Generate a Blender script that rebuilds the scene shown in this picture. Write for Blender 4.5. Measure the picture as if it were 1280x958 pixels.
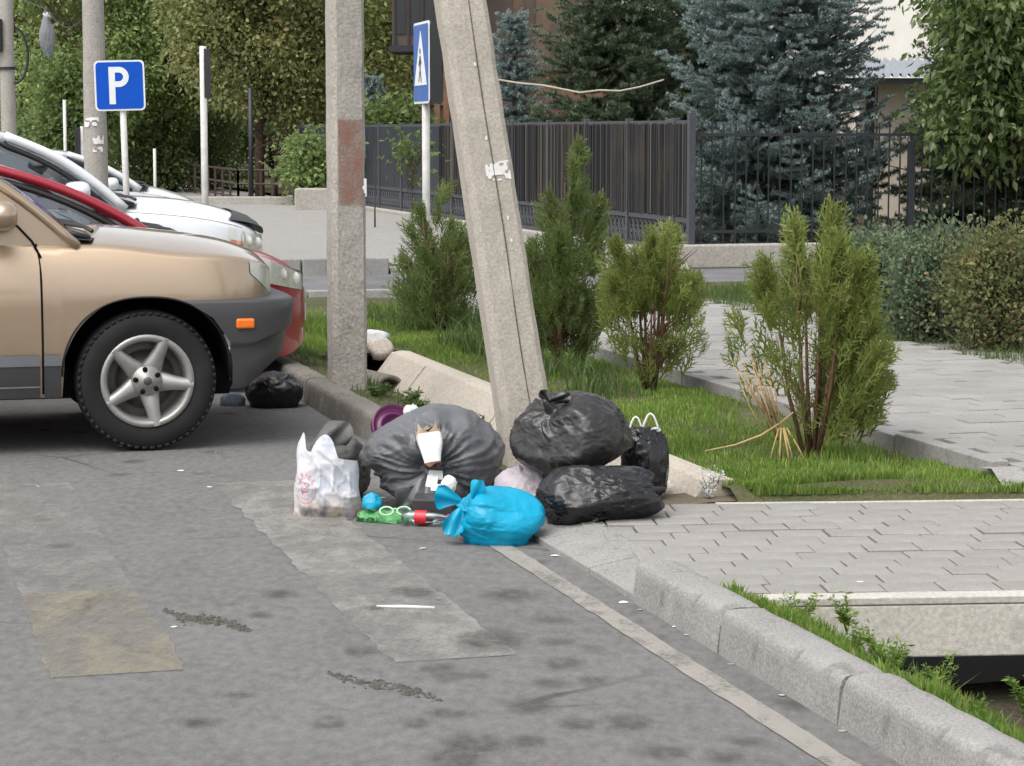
import bpy, bmesh, math, random
import numpy as np
from mathutils import Vector, Matrix

for o in list(bpy.data.objects): bpy.data.objects.remove(o)
scene = bpy.context.scene
C = scene.collection
random.seed(7); RNG = np.random.default_rng(7)
R = math.radians

# ------------------------------------------------------------------ camera
F, HC = 2900.0, 1.63                      # focal length in photo pixels, eye height in metres
TH = math.atan(314/F)
cam_d = bpy.data.cameras.new('camera'); cam = bpy.data.objects.new('camera', cam_d); C.objects.link(cam)
cam_d.sensor_width = 36; cam_d.lens = F/1280*36; cam_d.clip_start = .1; cam_d.clip_end = 2000
cam.location = (0, 0, HC); cam.rotation_euler = (R(90)-TH, 0, 0)
scene.camera = cam

# ------------------------------------------------------------------ sky, sun, exposure
SUN_EL, SUN_AZ = R(60), R(-140)            # azimuth from +Y towards +X: the veiled sun stands high behind the camera's left shoulder
w = bpy.data.worlds.new('World'); scene.world = w; w.use_nodes = True
nt = w.node_tree; nt.nodes.clear()
sky = nt.nodes.new('ShaderNodeTexSky'); sky.sky_type = 'NISHITA'; sky.sun_disc = False
sky.sun_elevation = SUN_EL; sky.sun_rotation = SUN_AZ; sky.air_density = 1.0; sky.dust_density = 3.0; sky.ozone_density = 1.0
hs = nt.nodes.new('ShaderNodeHueSaturation'); hs.inputs['Saturation'].default_value = .22
bg = nt.nodes.new('ShaderNodeBackground'); bg.inputs['Strength'].default_value = .15
ow = nt.nodes.new('ShaderNodeOutputWorld')
nt.links.new(sky.outputs[0], hs.inputs['Color']); nt.links.new(hs.outputs[0], bg.inputs[0]); nt.links.new(bg.outputs[0], ow.inputs[0])
sd = bpy.data.lights.new('sun', 'SUN'); sd.energy = 1.15; sd.angle = R(60); sd.color = (1, .965, .91)
sun = bpy.data.objects.new('sun', sd); C.objects.link(sun)
sdir = Vector((math.sin(SUN_AZ)*math.cos(SUN_EL), math.cos(SUN_AZ)*math.cos(SUN_EL), math.sin(SUN_EL)))
sun.rotation_euler = sdir.to_track_quat('Z', 'Y').to_euler(); sun.location = (-6, -6, 12)
vs = scene.view_settings; vs.view_transform = 'Standard'; vs.look = 'None'; vs.exposure = .88; vs.gamma = 1; vs.use_curve_mapping = False

# ------------------------------------------------------------------ surveying helpers
_c, _s = math.cos(TH), math.sin(TH)
def ray(x, y):
    X = (x-640)/F; V = -(y-479)/F
    return np.array([X, _c+V*_s, -_s+V*_c])
def P(x, y, z=0.):                        # point on the level z
    r = ray(x, y); return np.array([0, 0, HC])+r*(z-HC)/r[2]
def A(x, y, Y):                           # point at the distance Y
    r = ray(x, y); return np.array([0, 0, HC])+r*Y/r[1]
K0 = np.array([.4273, 7.9707]); D = np.array([-.27063, .96268]); N = np.array([.96268, .27063]); YAW = math.atan2(N[1], N[0])
def K(s, t, z=0.):                        # kerb frame: s metres along the kerb, t metres to the right of its face
    p = K0+s*D+t*N; return (p[0], p[1], z)
def st(p):
    v = np.array(p[:2])-K0; return float(v@D), float(v@N)

# ------------------------------------------------------------------ noise (numpy)
def _hash(i, j, k, seed):
    n = (i*374761393+j*668265263+k*2147483647+seed*974711) & 0xffffffff
    n = ((n ^ (n >> 13))*1274126177) & 0xffffffff
    n = (n ^ (n >> 16)) & 0xffffffff
    return n.astype(np.float64)/4294967295.0*2-1
def vnoise(p, seed=0):
    p = np.asarray(p, float); i = np.floor(p).astype(np.int64); f = p-i; u = f*f*f*(f*(f*6-15)+10)
    o = 0
    for a in (0, 1):
        for b in (0, 1):
            for c in (0, 1):
                h = _hash(i[..., 0]+a, i[..., 1]+b, i[..., 2]+c, seed)
                o = o+h*(u[..., 0] if a else 1-u[..., 0])*(u[..., 1] if b else 1-u[..., 1])*(u[..., 2] if c else 1-u[..., 2])
    return o
def fbm(p, seed=0, oct=3):
    o = 0; a = 1
    for q in range(oct): o = o+a*vnoise(np.asarray(p)*2**q, seed+q*17); a *= .5
    return o
def ridged(p, seed=0, oct=3):
    o = 0; a = 1
    for q in range(oct): o = o+a*(2*(1-np.abs(vnoise(np.asarray(p)*2**q, seed+q*31)))**3-1); a *= .5
    return o

# ------------------------------------------------------------------ materials
def col(c): return (c[0], c[1], c[2], 1)
class NT:
    def __init__(s, name):
        s.m = bpy.data.materials.new(name); s.m.use_nodes = True; s.t = s.m.node_tree; s.b = s.t.nodes['Principled BSDF']; s.o = s.t.nodes['Material Output']
        s.tc = s.n('ShaderNodeTexCoord')
    def n(s, k, **kw):
        x = s.t.nodes.new(k)
        for a, v in kw.items(): setattr(x, a, v)
        return x
    def l(s, a, b): s.t.links.new(a, b)
    def noise(s, scale, detail=4, rough=.55, stretch=None, space='Object'):
        x = s.n('ShaderNodeTexNoise'); x.inputs['Scale'].default_value = scale; x.inputs['Detail'].default_value = detail; x.inputs['Roughness'].default_value = rough
        src = s.tc.outputs[space]
        if stretch is not None:
            mp = s.n('ShaderNodeMapping'); mp.inputs['Scale'].default_value = stretch[:3]
            if len(stretch) > 3: mp.inputs['Rotation'].default_value = (0, 0, stretch[3])
            s.l(src, mp.inputs[0]); src = mp.outputs[0]
        s.l(src, x.inputs['Vector']); return x.outputs['Fac']
    def ramp(s, fac, stops):
        r = s.n('ShaderNodeValToRGB'); e = r.color_ramp.elements
        while len(e) < len(stops): e.new(.5)
        for i, (p, c) in enumerate(stops):
            e[i].position = p; e[i].color = col(c) if hasattr(c, '__len__') else (c, c, c, 1)
        s.l(fac, r.inputs[0]); return r.outputs[0]
    def mix(s, fac, a, b, mode='MIX'):
        x = s.n('ShaderNodeMix'); x.data_type = 'RGBA'; x.blend_type = mode
        for v, i in ((fac, 0), (a, 6), (b, 7)):
            if hasattr(v, 'is_linked'): s.l(v, x.inputs[i])
            elif i == 0: x.inputs[0].default_value = v
            else: x.inputs[i].default_value = col(v)
        return x.outputs[2]
    def math(s, op, a, b=0.):
        x = s.n('ShaderNodeMath'); x.operation = op
        for v, i in ((a, 0), (b, 1)):
            if hasattr(v, 'is_linked'): s.l(v, x.inputs[i])
            else: x.inputs[i].default_value = v
        return x.outputs[0]
    def base(s, c):
        if hasattr(c, 'is_linked'): s.l(c, s.b.inputs['Base Color'])
        else: s.b.inputs['Base Color'].default_value = col(c)
    def bump(s, h, strength=.3, dist=.01, prev=None):
        x = s.n('ShaderNodeBump'); x.inputs['Strength'].default_value = strength; x.inputs['Distance'].default_value = dist
        s.l(h, x.inputs['Height'])
        if prev is not None: s.l(prev, x.inputs['Normal'])
        s.l(x.outputs[0], s.b.inputs['Normal']); return x.outputs[0]
    def set(s, **kw):
        for k, v in kw.items():
            i = s.b.inputs[k.replace('_', ' ')]
            if hasattr(v, 'is_linked'): s.l(v, i)
            else: i.default_value = v
        return s
def simple(name, c, rough=.6, var=.15, scale=8, bump=0., bscale=60, metallic=0., coat=0., spec=.5):
    q = NT(name); n = q.noise(scale, 5)
    q.base(q.ramp(n, [(.3, [v*(1-var) for v in c]), (.7, [min(1, v*(1+var)) for v in c])]))
    q.set(Roughness=rough, Metallic=metallic, Coat_Weight=coat, Specular_IOR_Level=spec)
    if bump: q.bump(q.noise(bscale, 4), bump, .01)
    return q.m
M = {}
def concrete(name, lo, hi, grain=90., spots=.5, bump=.5):
    q = NT(name)
    a = q.noise(3.5, 6, .6); b = q.noise(grain, 3, .6); st_ = q.noise(9, 5, .65)
    c = q.ramp(a, [(.25, lo), (.75, hi)])
    c = q.mix(.55, c, q.ramp(b, [(.3, [v*.72 for v in lo]), (.7, [v*1.12 for v in hi])]))
    c = q.mix(q.ramp(st_, [(.56, 0.), (.72, spots)]), c, [v*.45 for v in lo])
    q.base(c); q.set(Roughness=.92, Specular_IOR_Level=.25)
    n1 = q.bump(b, bump, .006); q.bump(a, bump, .02, n1)
    return q.m
M['kerb'] = concrete('kerb_concrete', (.185, .18, .17), (.35, .34, .322), 110, .6, .35)
M['kerb_far'] = concrete('old_kerb_concrete', (.13, .12, .105), (.23, .215, .19), 60, .5, .6)
M['slab'] = concrete('pale_channel_concrete', (.36, .32, .27), (.50, .455, .39), 60, .18, .25)
M['fascia'] = concrete('deck_concrete', (.46, .43, .375), (.60, .57, .505), 60, .25, .3)
M['fascia_top'] = concrete('deck_lip_concrete', (.40, .375, .335), (.52, .49, .44), 60, .3, .3)
M['pole'] = concrete('pole_concrete', (.28, .26, .23), (.41, .385, .345), 55, .35, .9)
M['pole_smooth'] = concrete('leaning_pole_concrete', (.38, .345, .295), (.50, .455, .395), 80, .25, .45)
M['plinth'] = concrete('plinth_concrete', (.30, .28, .25), (.42, .395, .355), 30, .3, .4)
M['sidewalk'] = concrete('sidewalk_concrete', (.24, .23, .215), (.33, .315, .295), 20, .2, .2)
def asphalt():
    q = NT('asphalt')
    big = q.noise(.55, 5, .6); mid = q.noise(3.2, 6, .62, (1, .45, 1, .28)); gr = q.noise(160, 2, .7)
    fine = q.noise(26, 4, .7, (1, .5, 1, .28))
    c = q.ramp(mid, [(.28, (.085, .082, .079)), (.5, (.150, .146, .142)), (.72, (.20, .195, .19))])
    c = q.mix(.45, c, q.ramp(big, [(.33, (.09, .085, .081)), (.68, (.205, .198, .19))]))
    c = q.mix(.42, c, q.ramp(gr, [(.25, (.05, .05, .05)), (.75, (.25, .245, .24))]))
    c = q.mix(.36, c, q.ramp(fine, [(.32, (.06, .058, .056)), (.68, (.225, .22, .213))]))
    # old oil and damp stains: rounded spots gathered in a few areas
    v = q.n('ShaderNodeTexVoronoi'); v.inputs['Scale'].default_value = 3.1; v.inputs['Randomness'].default_value = 1
    mp = q.n('ShaderNodeMapping'); mp.inputs['Scale'].default_value = (1, .8, 1)
    wn = q.n('ShaderNodeTexNoise'); wn.inputs['Scale'].default_value = 7; q.l(q.tc.outputs['Object'], wn.inputs['Vector'])
    wm = q.mix(.07, (0, 0, 0), wn.outputs['Color']); ad = q.n('ShaderNodeVectorMath'); ad.operation = 'ADD'
    q.l(q.tc.outputs['Object'], ad.inputs[0]); q.l(wm, ad.inputs[1]); q.l(ad.outputs[0], mp.inputs[0]); q.l(mp.outputs[0], v.inputs['Vector'])
    sp = q.ramp(v.outputs['Distance'], [(.10, 1.), (.24, 0.)])
    area = q.ramp(q.noise(.9, 2), [(.43, 0.), (.54, .7)])
    c = q.mix(q.math('MULTIPLY', sp, area), c, (.06, .055, .051))
    # hairline cracks
    v2 = q.n('ShaderNodeTexVoronoi'); v2.feature = 'DISTANCE_TO_EDGE'; v2.inputs['Scale'].default_value = .75; q.l(ad.outputs[0], v2.inputs['Vector'])
    ck = q.math('MULTIPLY', q.ramp(v2.outputs['Distance'], [(.004, 1.), (.012, 0.)]), q.ramp(q.noise(.7, 2), [(.52, 0.), (.6, .7)]))
    c = q.mix(ck, c, (.05, .046, .042))
    q.base(c); q.set(Roughness=.93, Specular_IOR_Level=.22)
    n1 = q.bump(gr, .5, .004); q.bump(mid, .25, .012, n1)
    return q.m
M['asphalt'] = asphalt()
def stain_mat():
    q = NT('oil_stain'); gr = q.n('ShaderNodeTexGradient'); gr.gradient_type = 'SPHERICAL'; mp = q.n('ShaderNodeMapping'); mp.inputs['Location'].default_value = (-1, -1, 0); mp.inputs['Scale'].default_value = (2, 2, 0)
    q.l(q.tc.outputs['Generated'], mp.inputs[0]); q.l(mp.outputs[0], gr.inputs[0]); n = q.noise(22, 5, .65); a = q.math('MULTIPLY', q.ramp(gr.outputs['Fac'], [(.0, 0.), (.6, .5)]), q.ramp(n, [(.36, .12), (.64, 1.)]))
    q.base((.055, .050, .047)); q.set(Roughness=.8, Specular_IOR_Level=.3); tr = q.n('ShaderNodeBsdfTransparent'); mx = q.n('ShaderNodeMixShader'); q.l(a, mx.inputs[0]); q.l(tr.outputs[0], mx.inputs[1]); q.l(q.b.outputs[0], mx.inputs[2]); q.l(mx.outputs[0], q.o.inputs[0]); return q.m
M['stain'] = stain_mat()
M['asphalt_far'] = simple('side_road_asphalt', (.145, .145, .148), .9, .2, 1.2, .3, 80, spec=.2)
def paint(name, c, wear, stretch, mn=.28):
    q = NT(name); a = q.noise(7, 6, .7, stretch); b = q.noise(90, 3, .6); big = q.noise(1.4, 3)
    f = q.math('ADD', q.math('MULTIPLY', a, .6), q.math('ADD', q.math('MULTIPLY', b, .25), q.math('MULTIPLY', big, .35)))
    q.base(q.ramp(a, [(.3, [v*.8 for v in c]), (.7, c)])); q.set(Roughness=.85, Specular_IOR_Level=.25)
    tr = q.n('ShaderNodeBsdfTransparent'); mx = q.n('ShaderNodeMixShader')
    q.l(q.ramp(f, [(wear-.10, .92), (wear+.10, mn)]), mx.inputs[0]); q.l(q.b.outputs[0], mx.inputs[1]); q.l(tr.outputs[0], mx.inputs[2]); q.l(mx.outputs[0], q.o.inputs[0])
    return q.m
M['paint_white'] = paint('worn_white_paint', (.34, .328, .30), .575, (1, .5, 1, .28), .33)
M['paint_yellow'] = paint('worn_yellow_paint', (.32, .287, .215), .61, (1, .4, 1, .28), .40)
M['paint_pale'] = paint('very_worn_white_paint', (.31, .30, .275), .61, (1, .5, 1, .28), .4)
M['paint_line'] = paint('worn_cream_line_paint', (.34, .32, .285), .50, (1, .6, 1, .28), .15)
def soil(name, stops, sc=2.2):
    q = NT(name); n = q.noise(sc, 6, .65); g = q.noise(60, 3)
    q.base(q.mix(.3, q.ramp(n, stops), q.ramp(g, [(.3, (.04, .035, .025)), (.7, (.19, .165, .12))]))); q.set(Roughness=1, Specular_IOR_Level=.1); q.bump(g, .6, .02)
    return q.m
M['soil'] = soil('garden_soil', [(.3, (.045, .06, .02)), (.55, (.08, .085, .035)), (.72, (.15, .12, .075))])
M['drysoil'] = soil('dry_soil', [(.3, (.12, .10, .07)), (.7, (.22, .185, .14))])
M['mud'] = soil('ditch_mud', [(.3, (.03, .025, .018)), (.7, (.06, .05, .035))])
M['ground'] = soil('bare_ground', [(.3, (.07, .075, .035)), (.7, (.15, .13, .09))], .6)
def paver_mat():
    q = NT('grey_paver'); oi = q.n('ShaderNodeObjectInfo')
    a = q.noise(5, 5, .6); g = q.noise(140, 3)
    c = q.ramp(oi.outputs['Random'], [(0, (.24, .23, .215)), (.5, (.275, .264, .248)), (1, (.31, .298, .28))])
    c = q.mix(.5, c, q.ramp(a, [(.3, (.195, .185, .17)), (.7, (.33, .317, .30))])); c = q.mix(.25, c, q.ramp(g, [(.3, (.12, .11, .10)), (.7, (.37, .35, .32))]))
    q.base(c); q.set(Roughness=.95, Specular_IOR_Level=.2); q.bump(g, .4, .004); return q.m
M['paver'] = paver_mat()
def path_paver():
    q = NT('path_paver'); gi = q.n('ShaderNodeNewGeometry')
    a = q.noise(1.5, 5); g = q.noise(120, 3)
    c = q.ramp(gi.outputs['Random Per Island'], [(0, (.24, .232, .22)), (1, (.32, .31, .295))])
    c = q.mix(.4, c, q.ramp(a, [(.3, (.19, .18, .168)), (.7, (.34, .33, .312))])); c = q.mix(.2, c, q.ramp(g, [(.3, (.14, .135, .13)), (.7, (.40, .39, .37))]))
    q.base(c); q.set(Roughness=.95, Specular_IOR_Level=.2); return q.m
M['path_paver'] = path_paver()
M['joint'] = simple('joint_sand', (.21, .20, .182), .95, .3, 20)
def leaf(name, stops, rough=.55, sss=.0, clump=1.5, cdark=.55, spec=.35):
    q = NT(name); gi = q.n('ShaderNodeNewGeometry'); n = q.noise(clump, 3)
    c = q.ramp(gi.outputs['Random Per Island'], stops)
    c = q.mix(q.ramp(n, [(.35, cdark), (.65, 0.)]), c, [v*.62 for v in stops[0][1]])
    q.base(c); q.set(Roughness=rough, Specular_IOR_Level=spec)
    tl = q.n('ShaderNodeBsdfTranslucent'); q.l(c, tl.inputs[0]); mx = q.n('ShaderNodeMixShader'); mx.inputs[0].default_value = .45
    q.l(q.b.outputs[0], mx.inputs[1]); q.l(tl.outputs[0], mx.inputs[2]); q.l(mx.outputs[0], q.o.inputs[0])
    return q.m
M['grass'] = leaf('grass', [(0, (0.132, 0.233, 0.040)), (.5, (0.222, 0.358, 0.064)), (.85, (0.319, 0.435, 0.091)), (1, (0.497, 0.435, 0.183))], .5, clump=1.1)
M['weed'] = leaf('weed', [(0, (0.078, 0.130, 0.039)), (.6, (0.130, 0.202, 0.058)), (1, (0.221, 0.247, 0.098))], .55)
M['thuja'] = leaf('thuja', [(0, (0.146, 0.202, 0.045)), (.5, (0.230, 0.293, 0.069)), (.86, (0.315, 0.351, 0.099)), (1, (0.436, 0.377, 0.168))], .6, clump=4, cdark=.35)
M['thuja_dark'] = leaf('thuja_dark', [(0, (0.109, 0.162, 0.048)), (.6, (0.172, 0.235, 0.071)), (1, (0.263, 0.295, 0.106))], .6, clump=4, cdark=.35)
M['spruce_blue'] = leaf('blue_spruce', [(0, (0.199, 0.269, 0.254)), (.55, (0.331, 0.425, 0.410)), (1, (0.557, 0.637, 0.618))], .6, clump=2.5, cdark=.35)
M['spruce_dark'] = leaf('dark_spruce', [(0, (0.105, 0.148, 0.097)), (.6, (0.175, 0.242, 0.146)), (1, (0.298, 0.358, 0.210))], .6, clump=2.0, cdark=.35)
M['leaf_dark'] = leaf('leaf_dark_green', [(0, (0.104, 0.151, 0.049)), (.6, (0.170, 0.246, 0.079)), (1, (0.282, 0.348, 0.122))], .45, clump=1.1, spec=.5, cdark=.4)
M['leaf_olive'] = leaf('leaf_olive', [(0, (0.174, 0.209, 0.070)), (.55, (0.293, 0.329, 0.119)), (.85, (0.402, 0.398, 0.179)), (1, (0.584, 0.438, 0.216))], .5, clump=.9, cdark=.4)
M['leaf_green'] = leaf('leaf_green', [(0, (0.158, 0.224, 0.071)), (.6, (0.269, 0.369, 0.124)), (1, (0.425, 0.515, 0.179))], .5, clump=.8, cdark=.4)
M['leaf_glossy'] = leaf('leaf_glossy', [(0, (0.086, 0.136, 0.037)), (.6, (0.136, 0.200, 0.057)), (.92, (0.215, 0.279, 0.094)), (1, (0.358, 0.358, 0.122))], .36, clump=1.3, spec=.6)
M['leaf_hedge'] = leaf('leaf_hedge', [(0, (0.101, 0.151, 0.079)), (.6, (0.180, 0.245, 0.144)), (.9, (0.288, 0.345, 0.215)), (1, (0.359, 0.345, 0.129))], .55, clump=3)
M['leaf_hedge_y'] = leaf('leaf_hedge_yellowing', [(0, (0.120, 0.150, 0.060)), (.5, (0.204, 0.234, 0.096)), (.85, (0.300, 0.288, 0.120)), (1, (0.408, 0.264, 0.108))], .55, clump=3)
M['fern'] = leaf('leaf_pale', [(0, (0.098, 0.150, 0.039)), (.6, (0.156, 0.221, 0.065)), (1, (0.247, 0.299, 0.111))], .5)
M['bark'] = simple('bark', (.085, .06, .042), .95, .4, 12, .7, 40, spec=.15)
M['stem'] = simple('red_brown_stem', (.13, .075, .045), .9, .3, 30, .4, 80, spec=.2)
M['dry'] = simple('dry_twig', (.40, .28, .14), .85, .25, 25, spec=.2)
M['drygrass'] = simple('dry_litter', (.24, .19, .12), .95, .3, 10, spec=.1)
def plastic(name, c, rough, trans=0., dust=0., fine=38., bs=.22, spec=.5):
    q = NT(name); n = q.noise(5, 4); wv = q.noise(fine, 5, .65, (1, 1, .45)); rg = q.math('ABSOLUTE', q.math('SUBTRACT', wv, .5))
    cc = q.ramp(n, [(.3, [v*.85 for v in c]), (.7, [min(1, v*1.12) for v in c])])
    if dust:
        du = q.noise(14, 6, .7); cc = q.mix(q.ramp(du, [(.5, 0.), (.75, dust)]), cc, (.22, .20, .17))
    q.base(cc); q.set(Roughness=q.ramp(q.noise(9, 3), [(.3, rough*.75), (.7, min(1, rough*1.3))]), Specular_IOR_Level=spec)
    va = q.n('ShaderNodeTexVoronoi'); va.inputs['Scale'].default_value = 7; vb = q.n('ShaderNodeTexVoronoi'); vb.inputs['Scale'].default_value = 17
    wn = q.n('ShaderNodeTexNoise'); wn.inputs['Scale'].default_value = 6; q.l(q.tc.outputs['Object'], wn.inputs['Vector']); ad = q.n('ShaderNodeVectorMath'); ad.operation = 'ADD'
    q.l(q.tc.outputs['Object'], ad.inputs[0]); q.l(q.mix(.16, (0, 0, 0), wn.outputs['Color']), ad.inputs[1])
    for vv in (va, vb): q.l(ad.outputs[0], vv.inputs['Vector'])
    hh = q.math('ADD', q.math('MULTIPLY', va.outputs['Distance'], .9), q.math('MULTIPLY', vb.outputs['Distance'], .38))
    n1 = q.bump(hh, bs*1.3, .03); q.bump(rg, bs*.8, .012, n1)
    if trans:
        tl = q.n('ShaderNodeBsdfTranslucent'); q.l(cc, tl.inputs[0]); mx = q.n('ShaderNodeMixShader'); mx.inputs[0].default_value = trans
        q.l(q.b.outputs[0], mx.inputs[1]); q.l(tl.outputs[0], mx.inputs[2]); q.l(mx.outputs[0], q.o.inputs[0])
    return q.m
M['bag_black'] = plastic('black_bag_film', (.006, .006, .007), .27, 0, .05, spec=.6, bs=.3)
M['bag_grey'] = plastic('grey_bag_film', (.105, .108, .117), .44, .05, .16, bs=.16, spec=.65)
M['bag_thin'] = plastic('thin_black_bag_film', (.017, .0155, .015), .32, .04, .10, spec=.6, bs=.26)
M['bag_olive'] = plastic('dull_grey_bag_film', (.10, .10, .095), .5, .1, .25)
M['bag_silver'] = plastic('silvery_bag_film', (.24, .25, .26), .45, .2, .1)
M['bag_blue'] = plastic('blue_bag_film', (.0, .38, .60), .36, .22, 0, 30, .16)
M['bag_pink'] = plastic('pinkish_bag_film', (.56, .50, .54), .45, .3, .1)
M['bag_green'] = plastic('green_bag_film', (.14, .46, .17), .35, .35, 0)
M['film_white'] = plastic('white_film', (.70, .70, .70), .45, .3, .05)
def carrier_mat():
    q = NT('carrier_bag_film'); n = q.noise(9, 3); sx = q.n('ShaderNodeSeparateXYZ'); q.l(q.tc.outputs['Object'], sx.inputs[0])
    c = q.ramp(n, [(.30, (.60, .66, .76)), (.5, (.76, .76, .79)), (.7, (.80, .74, .77))])
    low = q.ramp(sx.outputs['Z'], [(.03, 1.), (.10, 0.)])         # dark and coloured contents lying at the bottom of the bag
    c = q.mix(q.math('MULTIPLY', low, .8), c, q.ramp(q.noise(15, 2, .5, (1, 1, .7)), [(.36, (.13, .12, .13)), (.46, (.34, .27, .24)), (.54, (.60, .50, .33)), (.68, (.68, .62, .62))]))
    q.base(c); q.set(Roughness=.42); wv = q.noise(30, 5, .6, (1, 1, .5)); q.bump(q.math('ABSOLUTE', q.math('SUBTRACT', wv, .5)), .3, .012)
    tl = q.n('ShaderNodeBsdfTranslucent'); q.l(c, tl.inputs[0]); mx = q.n('ShaderNodeMixShader'); mx.inputs[0].default_value = .25
    q.l(q.b.outputs[0], mx.inputs[1]); q.l(tl.outputs[0], mx.inputs[2]); q.l(mx.outputs[0], q.o.inputs[0])
    return q.m
M['carrier'] = carrier_mat()
M['print'] = simple('pink_print', (.62, .20, .27), .5, .1)
def carpaint(name, c, metallic=.0, flake=.08, dirt=.12, coat=1.):
    q = NT(name); sx = q.n('ShaderNodeSeparateXYZ'); q.l(q.tc.outputs['Object'], sx.inputs[0]); n = q.noise(6, 6, .7); g = q.noise(400, 2)
    cc = q.mix(flake, c, q.ramp(g, [(.3, [v*.6 for v in c]), (.7, [min(1, v*1.4) for v in c])]))
    cc = q.mix(q.ramp(n, [(.45, 0.), (.8, dirt)]), cc, (.22, .18, .14))
    q.base(cc); q.set(Roughness=q.ramp(n, [(.3, .3), (.8, .46)]), Metallic=metallic, Coat_Weight=coat, Coat_Roughness=.06)
    return q.m
M['tan'] = carpaint('tan_metallic_paint', (.44, .33, .228), .7, .12)
M['red'] = carpaint('red_paint', (.30, .010, .025), .1, coat=.5)
M['carwhite'] = carpaint('white_paint', (.66, .68, .70), .0, .02, .08)
M['clad'] = simple('grey_plastic_cladding', (.045, .046, .048), .48, .12, 5, .15, 200, spec=.5)
M['clad_light'] = simple('light_grey_plastic', (.15, .155, .165), .42, .1, 5, spec=.6)
M['black'] = simple('black_plastic', (.012, .012, .013), .5, .2, 9)
M['dark'] = simple('dark_liner', (.008, .008, .008), .9, .2, 9, spec=.1)
def tyre_mat():
    q = NT('tyre_rubber'); n = q.noise(5, 4); g = q.noise(50, 4)
    q.base(q.ramp(n, [(.35, (.009, .009, .0095)), (.75, (.022, .0215, .0215))])); q.set(Roughness=.75, Specular_IOR_Level=.35); q.bump(g, .15, .004); return q.m
M['tyre'] = tyre_mat()
M['alloy'] = simple('alloy', (.34, .33, .315), .42, .12, 14, .1, 60, metallic=.55)
M['steel'] = simple('brake_steel', (.13, .125, .12), .5, .2, 10, metallic=.7)
M['orange'] = simple('orange_lens', (.85, .17, .01), .25, .05, 20, coat=.5)
def glass_mat(name, tint, refl, fr=.8):
    q = NT(name); tr = q.n('ShaderNodeBsdfTransparent'); tr.inputs[0].default_value = col(tint)
    gl = q.n('ShaderNodeBsdfGlossy'); gl.inputs['Roughness'].default_value = .04; gl.inputs[0].default_value = (.92, .96, 1, 1)
    lw = q.n('ShaderNodeLayerWeight'); lw.inputs[0].default_value = .35
    mx = q.n('ShaderNodeMixShader'); q.l(q.math('ADD', q.math('MULTIPLY', lw.outputs['Fresnel'], fr), refl), mx.inputs[0]); q.l(tr.outputs[0], mx.inputs[1]); q.l(gl.outputs[0], mx.inputs[2]); q.l(mx.outputs[0], q.o.inputs[0])
    return q.m
M['glass'] = glass_mat('car_glass', (.35, .40, .42), .10)
M['lens'] = glass_mat('headlight_lens', (.92, .93, .90), .03, .25)
M['lens_dull'] = simple('hazed_lens', (.50, .52, .45), .28, .15, 20, coat=.4)
M['chrome'] = simple('reflector', (.78, .77, .73), .4, .12, 40, metallic=.0)
M['signblue'] = simple('sign_blue', (.002, .075, .46), .55, .06, 6, spec=.2)
M['signfaded'] = simple('faded_sign_blue', (.05, .125, .36), .55, .1, 6, spec=.3)
M['signwhite'] = simple('sign_white', (.72, .74, .76), .45, .06, 6)
M['signback'] = simple('sign_back', (.045, .047, .05), .5, .2, 6, metallic=.3)
M['postwhite'] = simple('post_paint', (.55, .54, .51), .55, .15, 12, .2, 60)
M['ironblack'] = simple('black_iron', (.017, .018, .022), .5, .25, 20, .2, 60)
M['irongrey'] = simple('grey_iron', (.05, .053, .062), .5, .2, 20, .2, 60)
M['finial'] = simple('finial_grey', (.16, .165, .17), .4, .15, 20)
M['irondark'] = simple('navy_sheet', (.012, .016, .028), .45, .25, 3)
M['ironbrown'] = simple('brown_iron', (.06, .035, .028), .6, .2, 20)
def reed_mat():
    q = NT('reed'); gi = q.n('ShaderNodeNewGeometry'); n = q.noise(1.2, 4, .6)
    c = q.ramp(gi.outputs['Random Per Island'], [(0, (.006, .006, .008)), (.4, (.016, .017, .020)), (.75, (.036, .035, .033)), (1, (.12, .10, .07))])
    c = q.mix(q.ramp(n, [(.52, 0.), (.7, .4)]), c, (.09, .06, .03)); q.base(c); q.set(Roughness=.8, Specular_IOR_Level=.3); return q.m
M['reed'] = reed_mat()
M['brownwall'] = simple('brown_render', (.145, .10, .07), .85, .15, 3)
M['brownpanel'] = simple('brown_panel', (.085, .060, .047), .7, .2, 3)
M['brick'] = simple('red_brown_wall', (.16, .085, .055), .9, .2, 5)
M['windowglass'] = simple('window_glass', (.02, .022, .026), .12, .1, 4)
M['whitewall'] = simple('pale_render', (.78, .75, .69), .9, .05, 2)
M['beigewall'] = simple('beige_render', (.52, .45, .37), .9, .08, 3)
M['roofmetal'] = simple('corrugated_metal', (.30, .32, .35), .45, .1, 6, metallic=.3)
M['paper'] = simple('paper', (.74, .73, .71), .8, .06, 30)
M['cardboard'] = simple('cardboard', (.40, .30, .21), .9, .2, 20)
M['purple'] = simple('purple_plastic', (.105, .012, .075), .35, .1, 10)
M['yellow'] = simple('yellow_plastic', (.78, .58, .02), .4, .08, 10)
M['redcap'] = simple('red_plastic', (.55, .02, .03), .35, .1, 10)
M['cyan'] = simple('cyan_plastic', (.02, .46, .62), .4, .1, 10)
M['greenlt'] = simple('pale_green_plastic', (.42, .66, .42), .4, .1, 10)
M['bottle'] = glass_mat('clear_bottle', (.75, .78, .80), .08)
M['cable'] = simple('old_cable', (.33, .32, .25), .7, .15, 10)
M['grit'] = simple('grit', (.105, .097, .086), 1., .4, 30, 1., 120, spec=.1)
M['rustpaint'] = paint('faded_red_paint', (.30, .135, .10), .60, (1, 1, .6, 0), .35)
M['denim'] = simple('grey_blue_cloth', (.18, .21, .25), .95, .2, 40, .4, 120)

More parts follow.
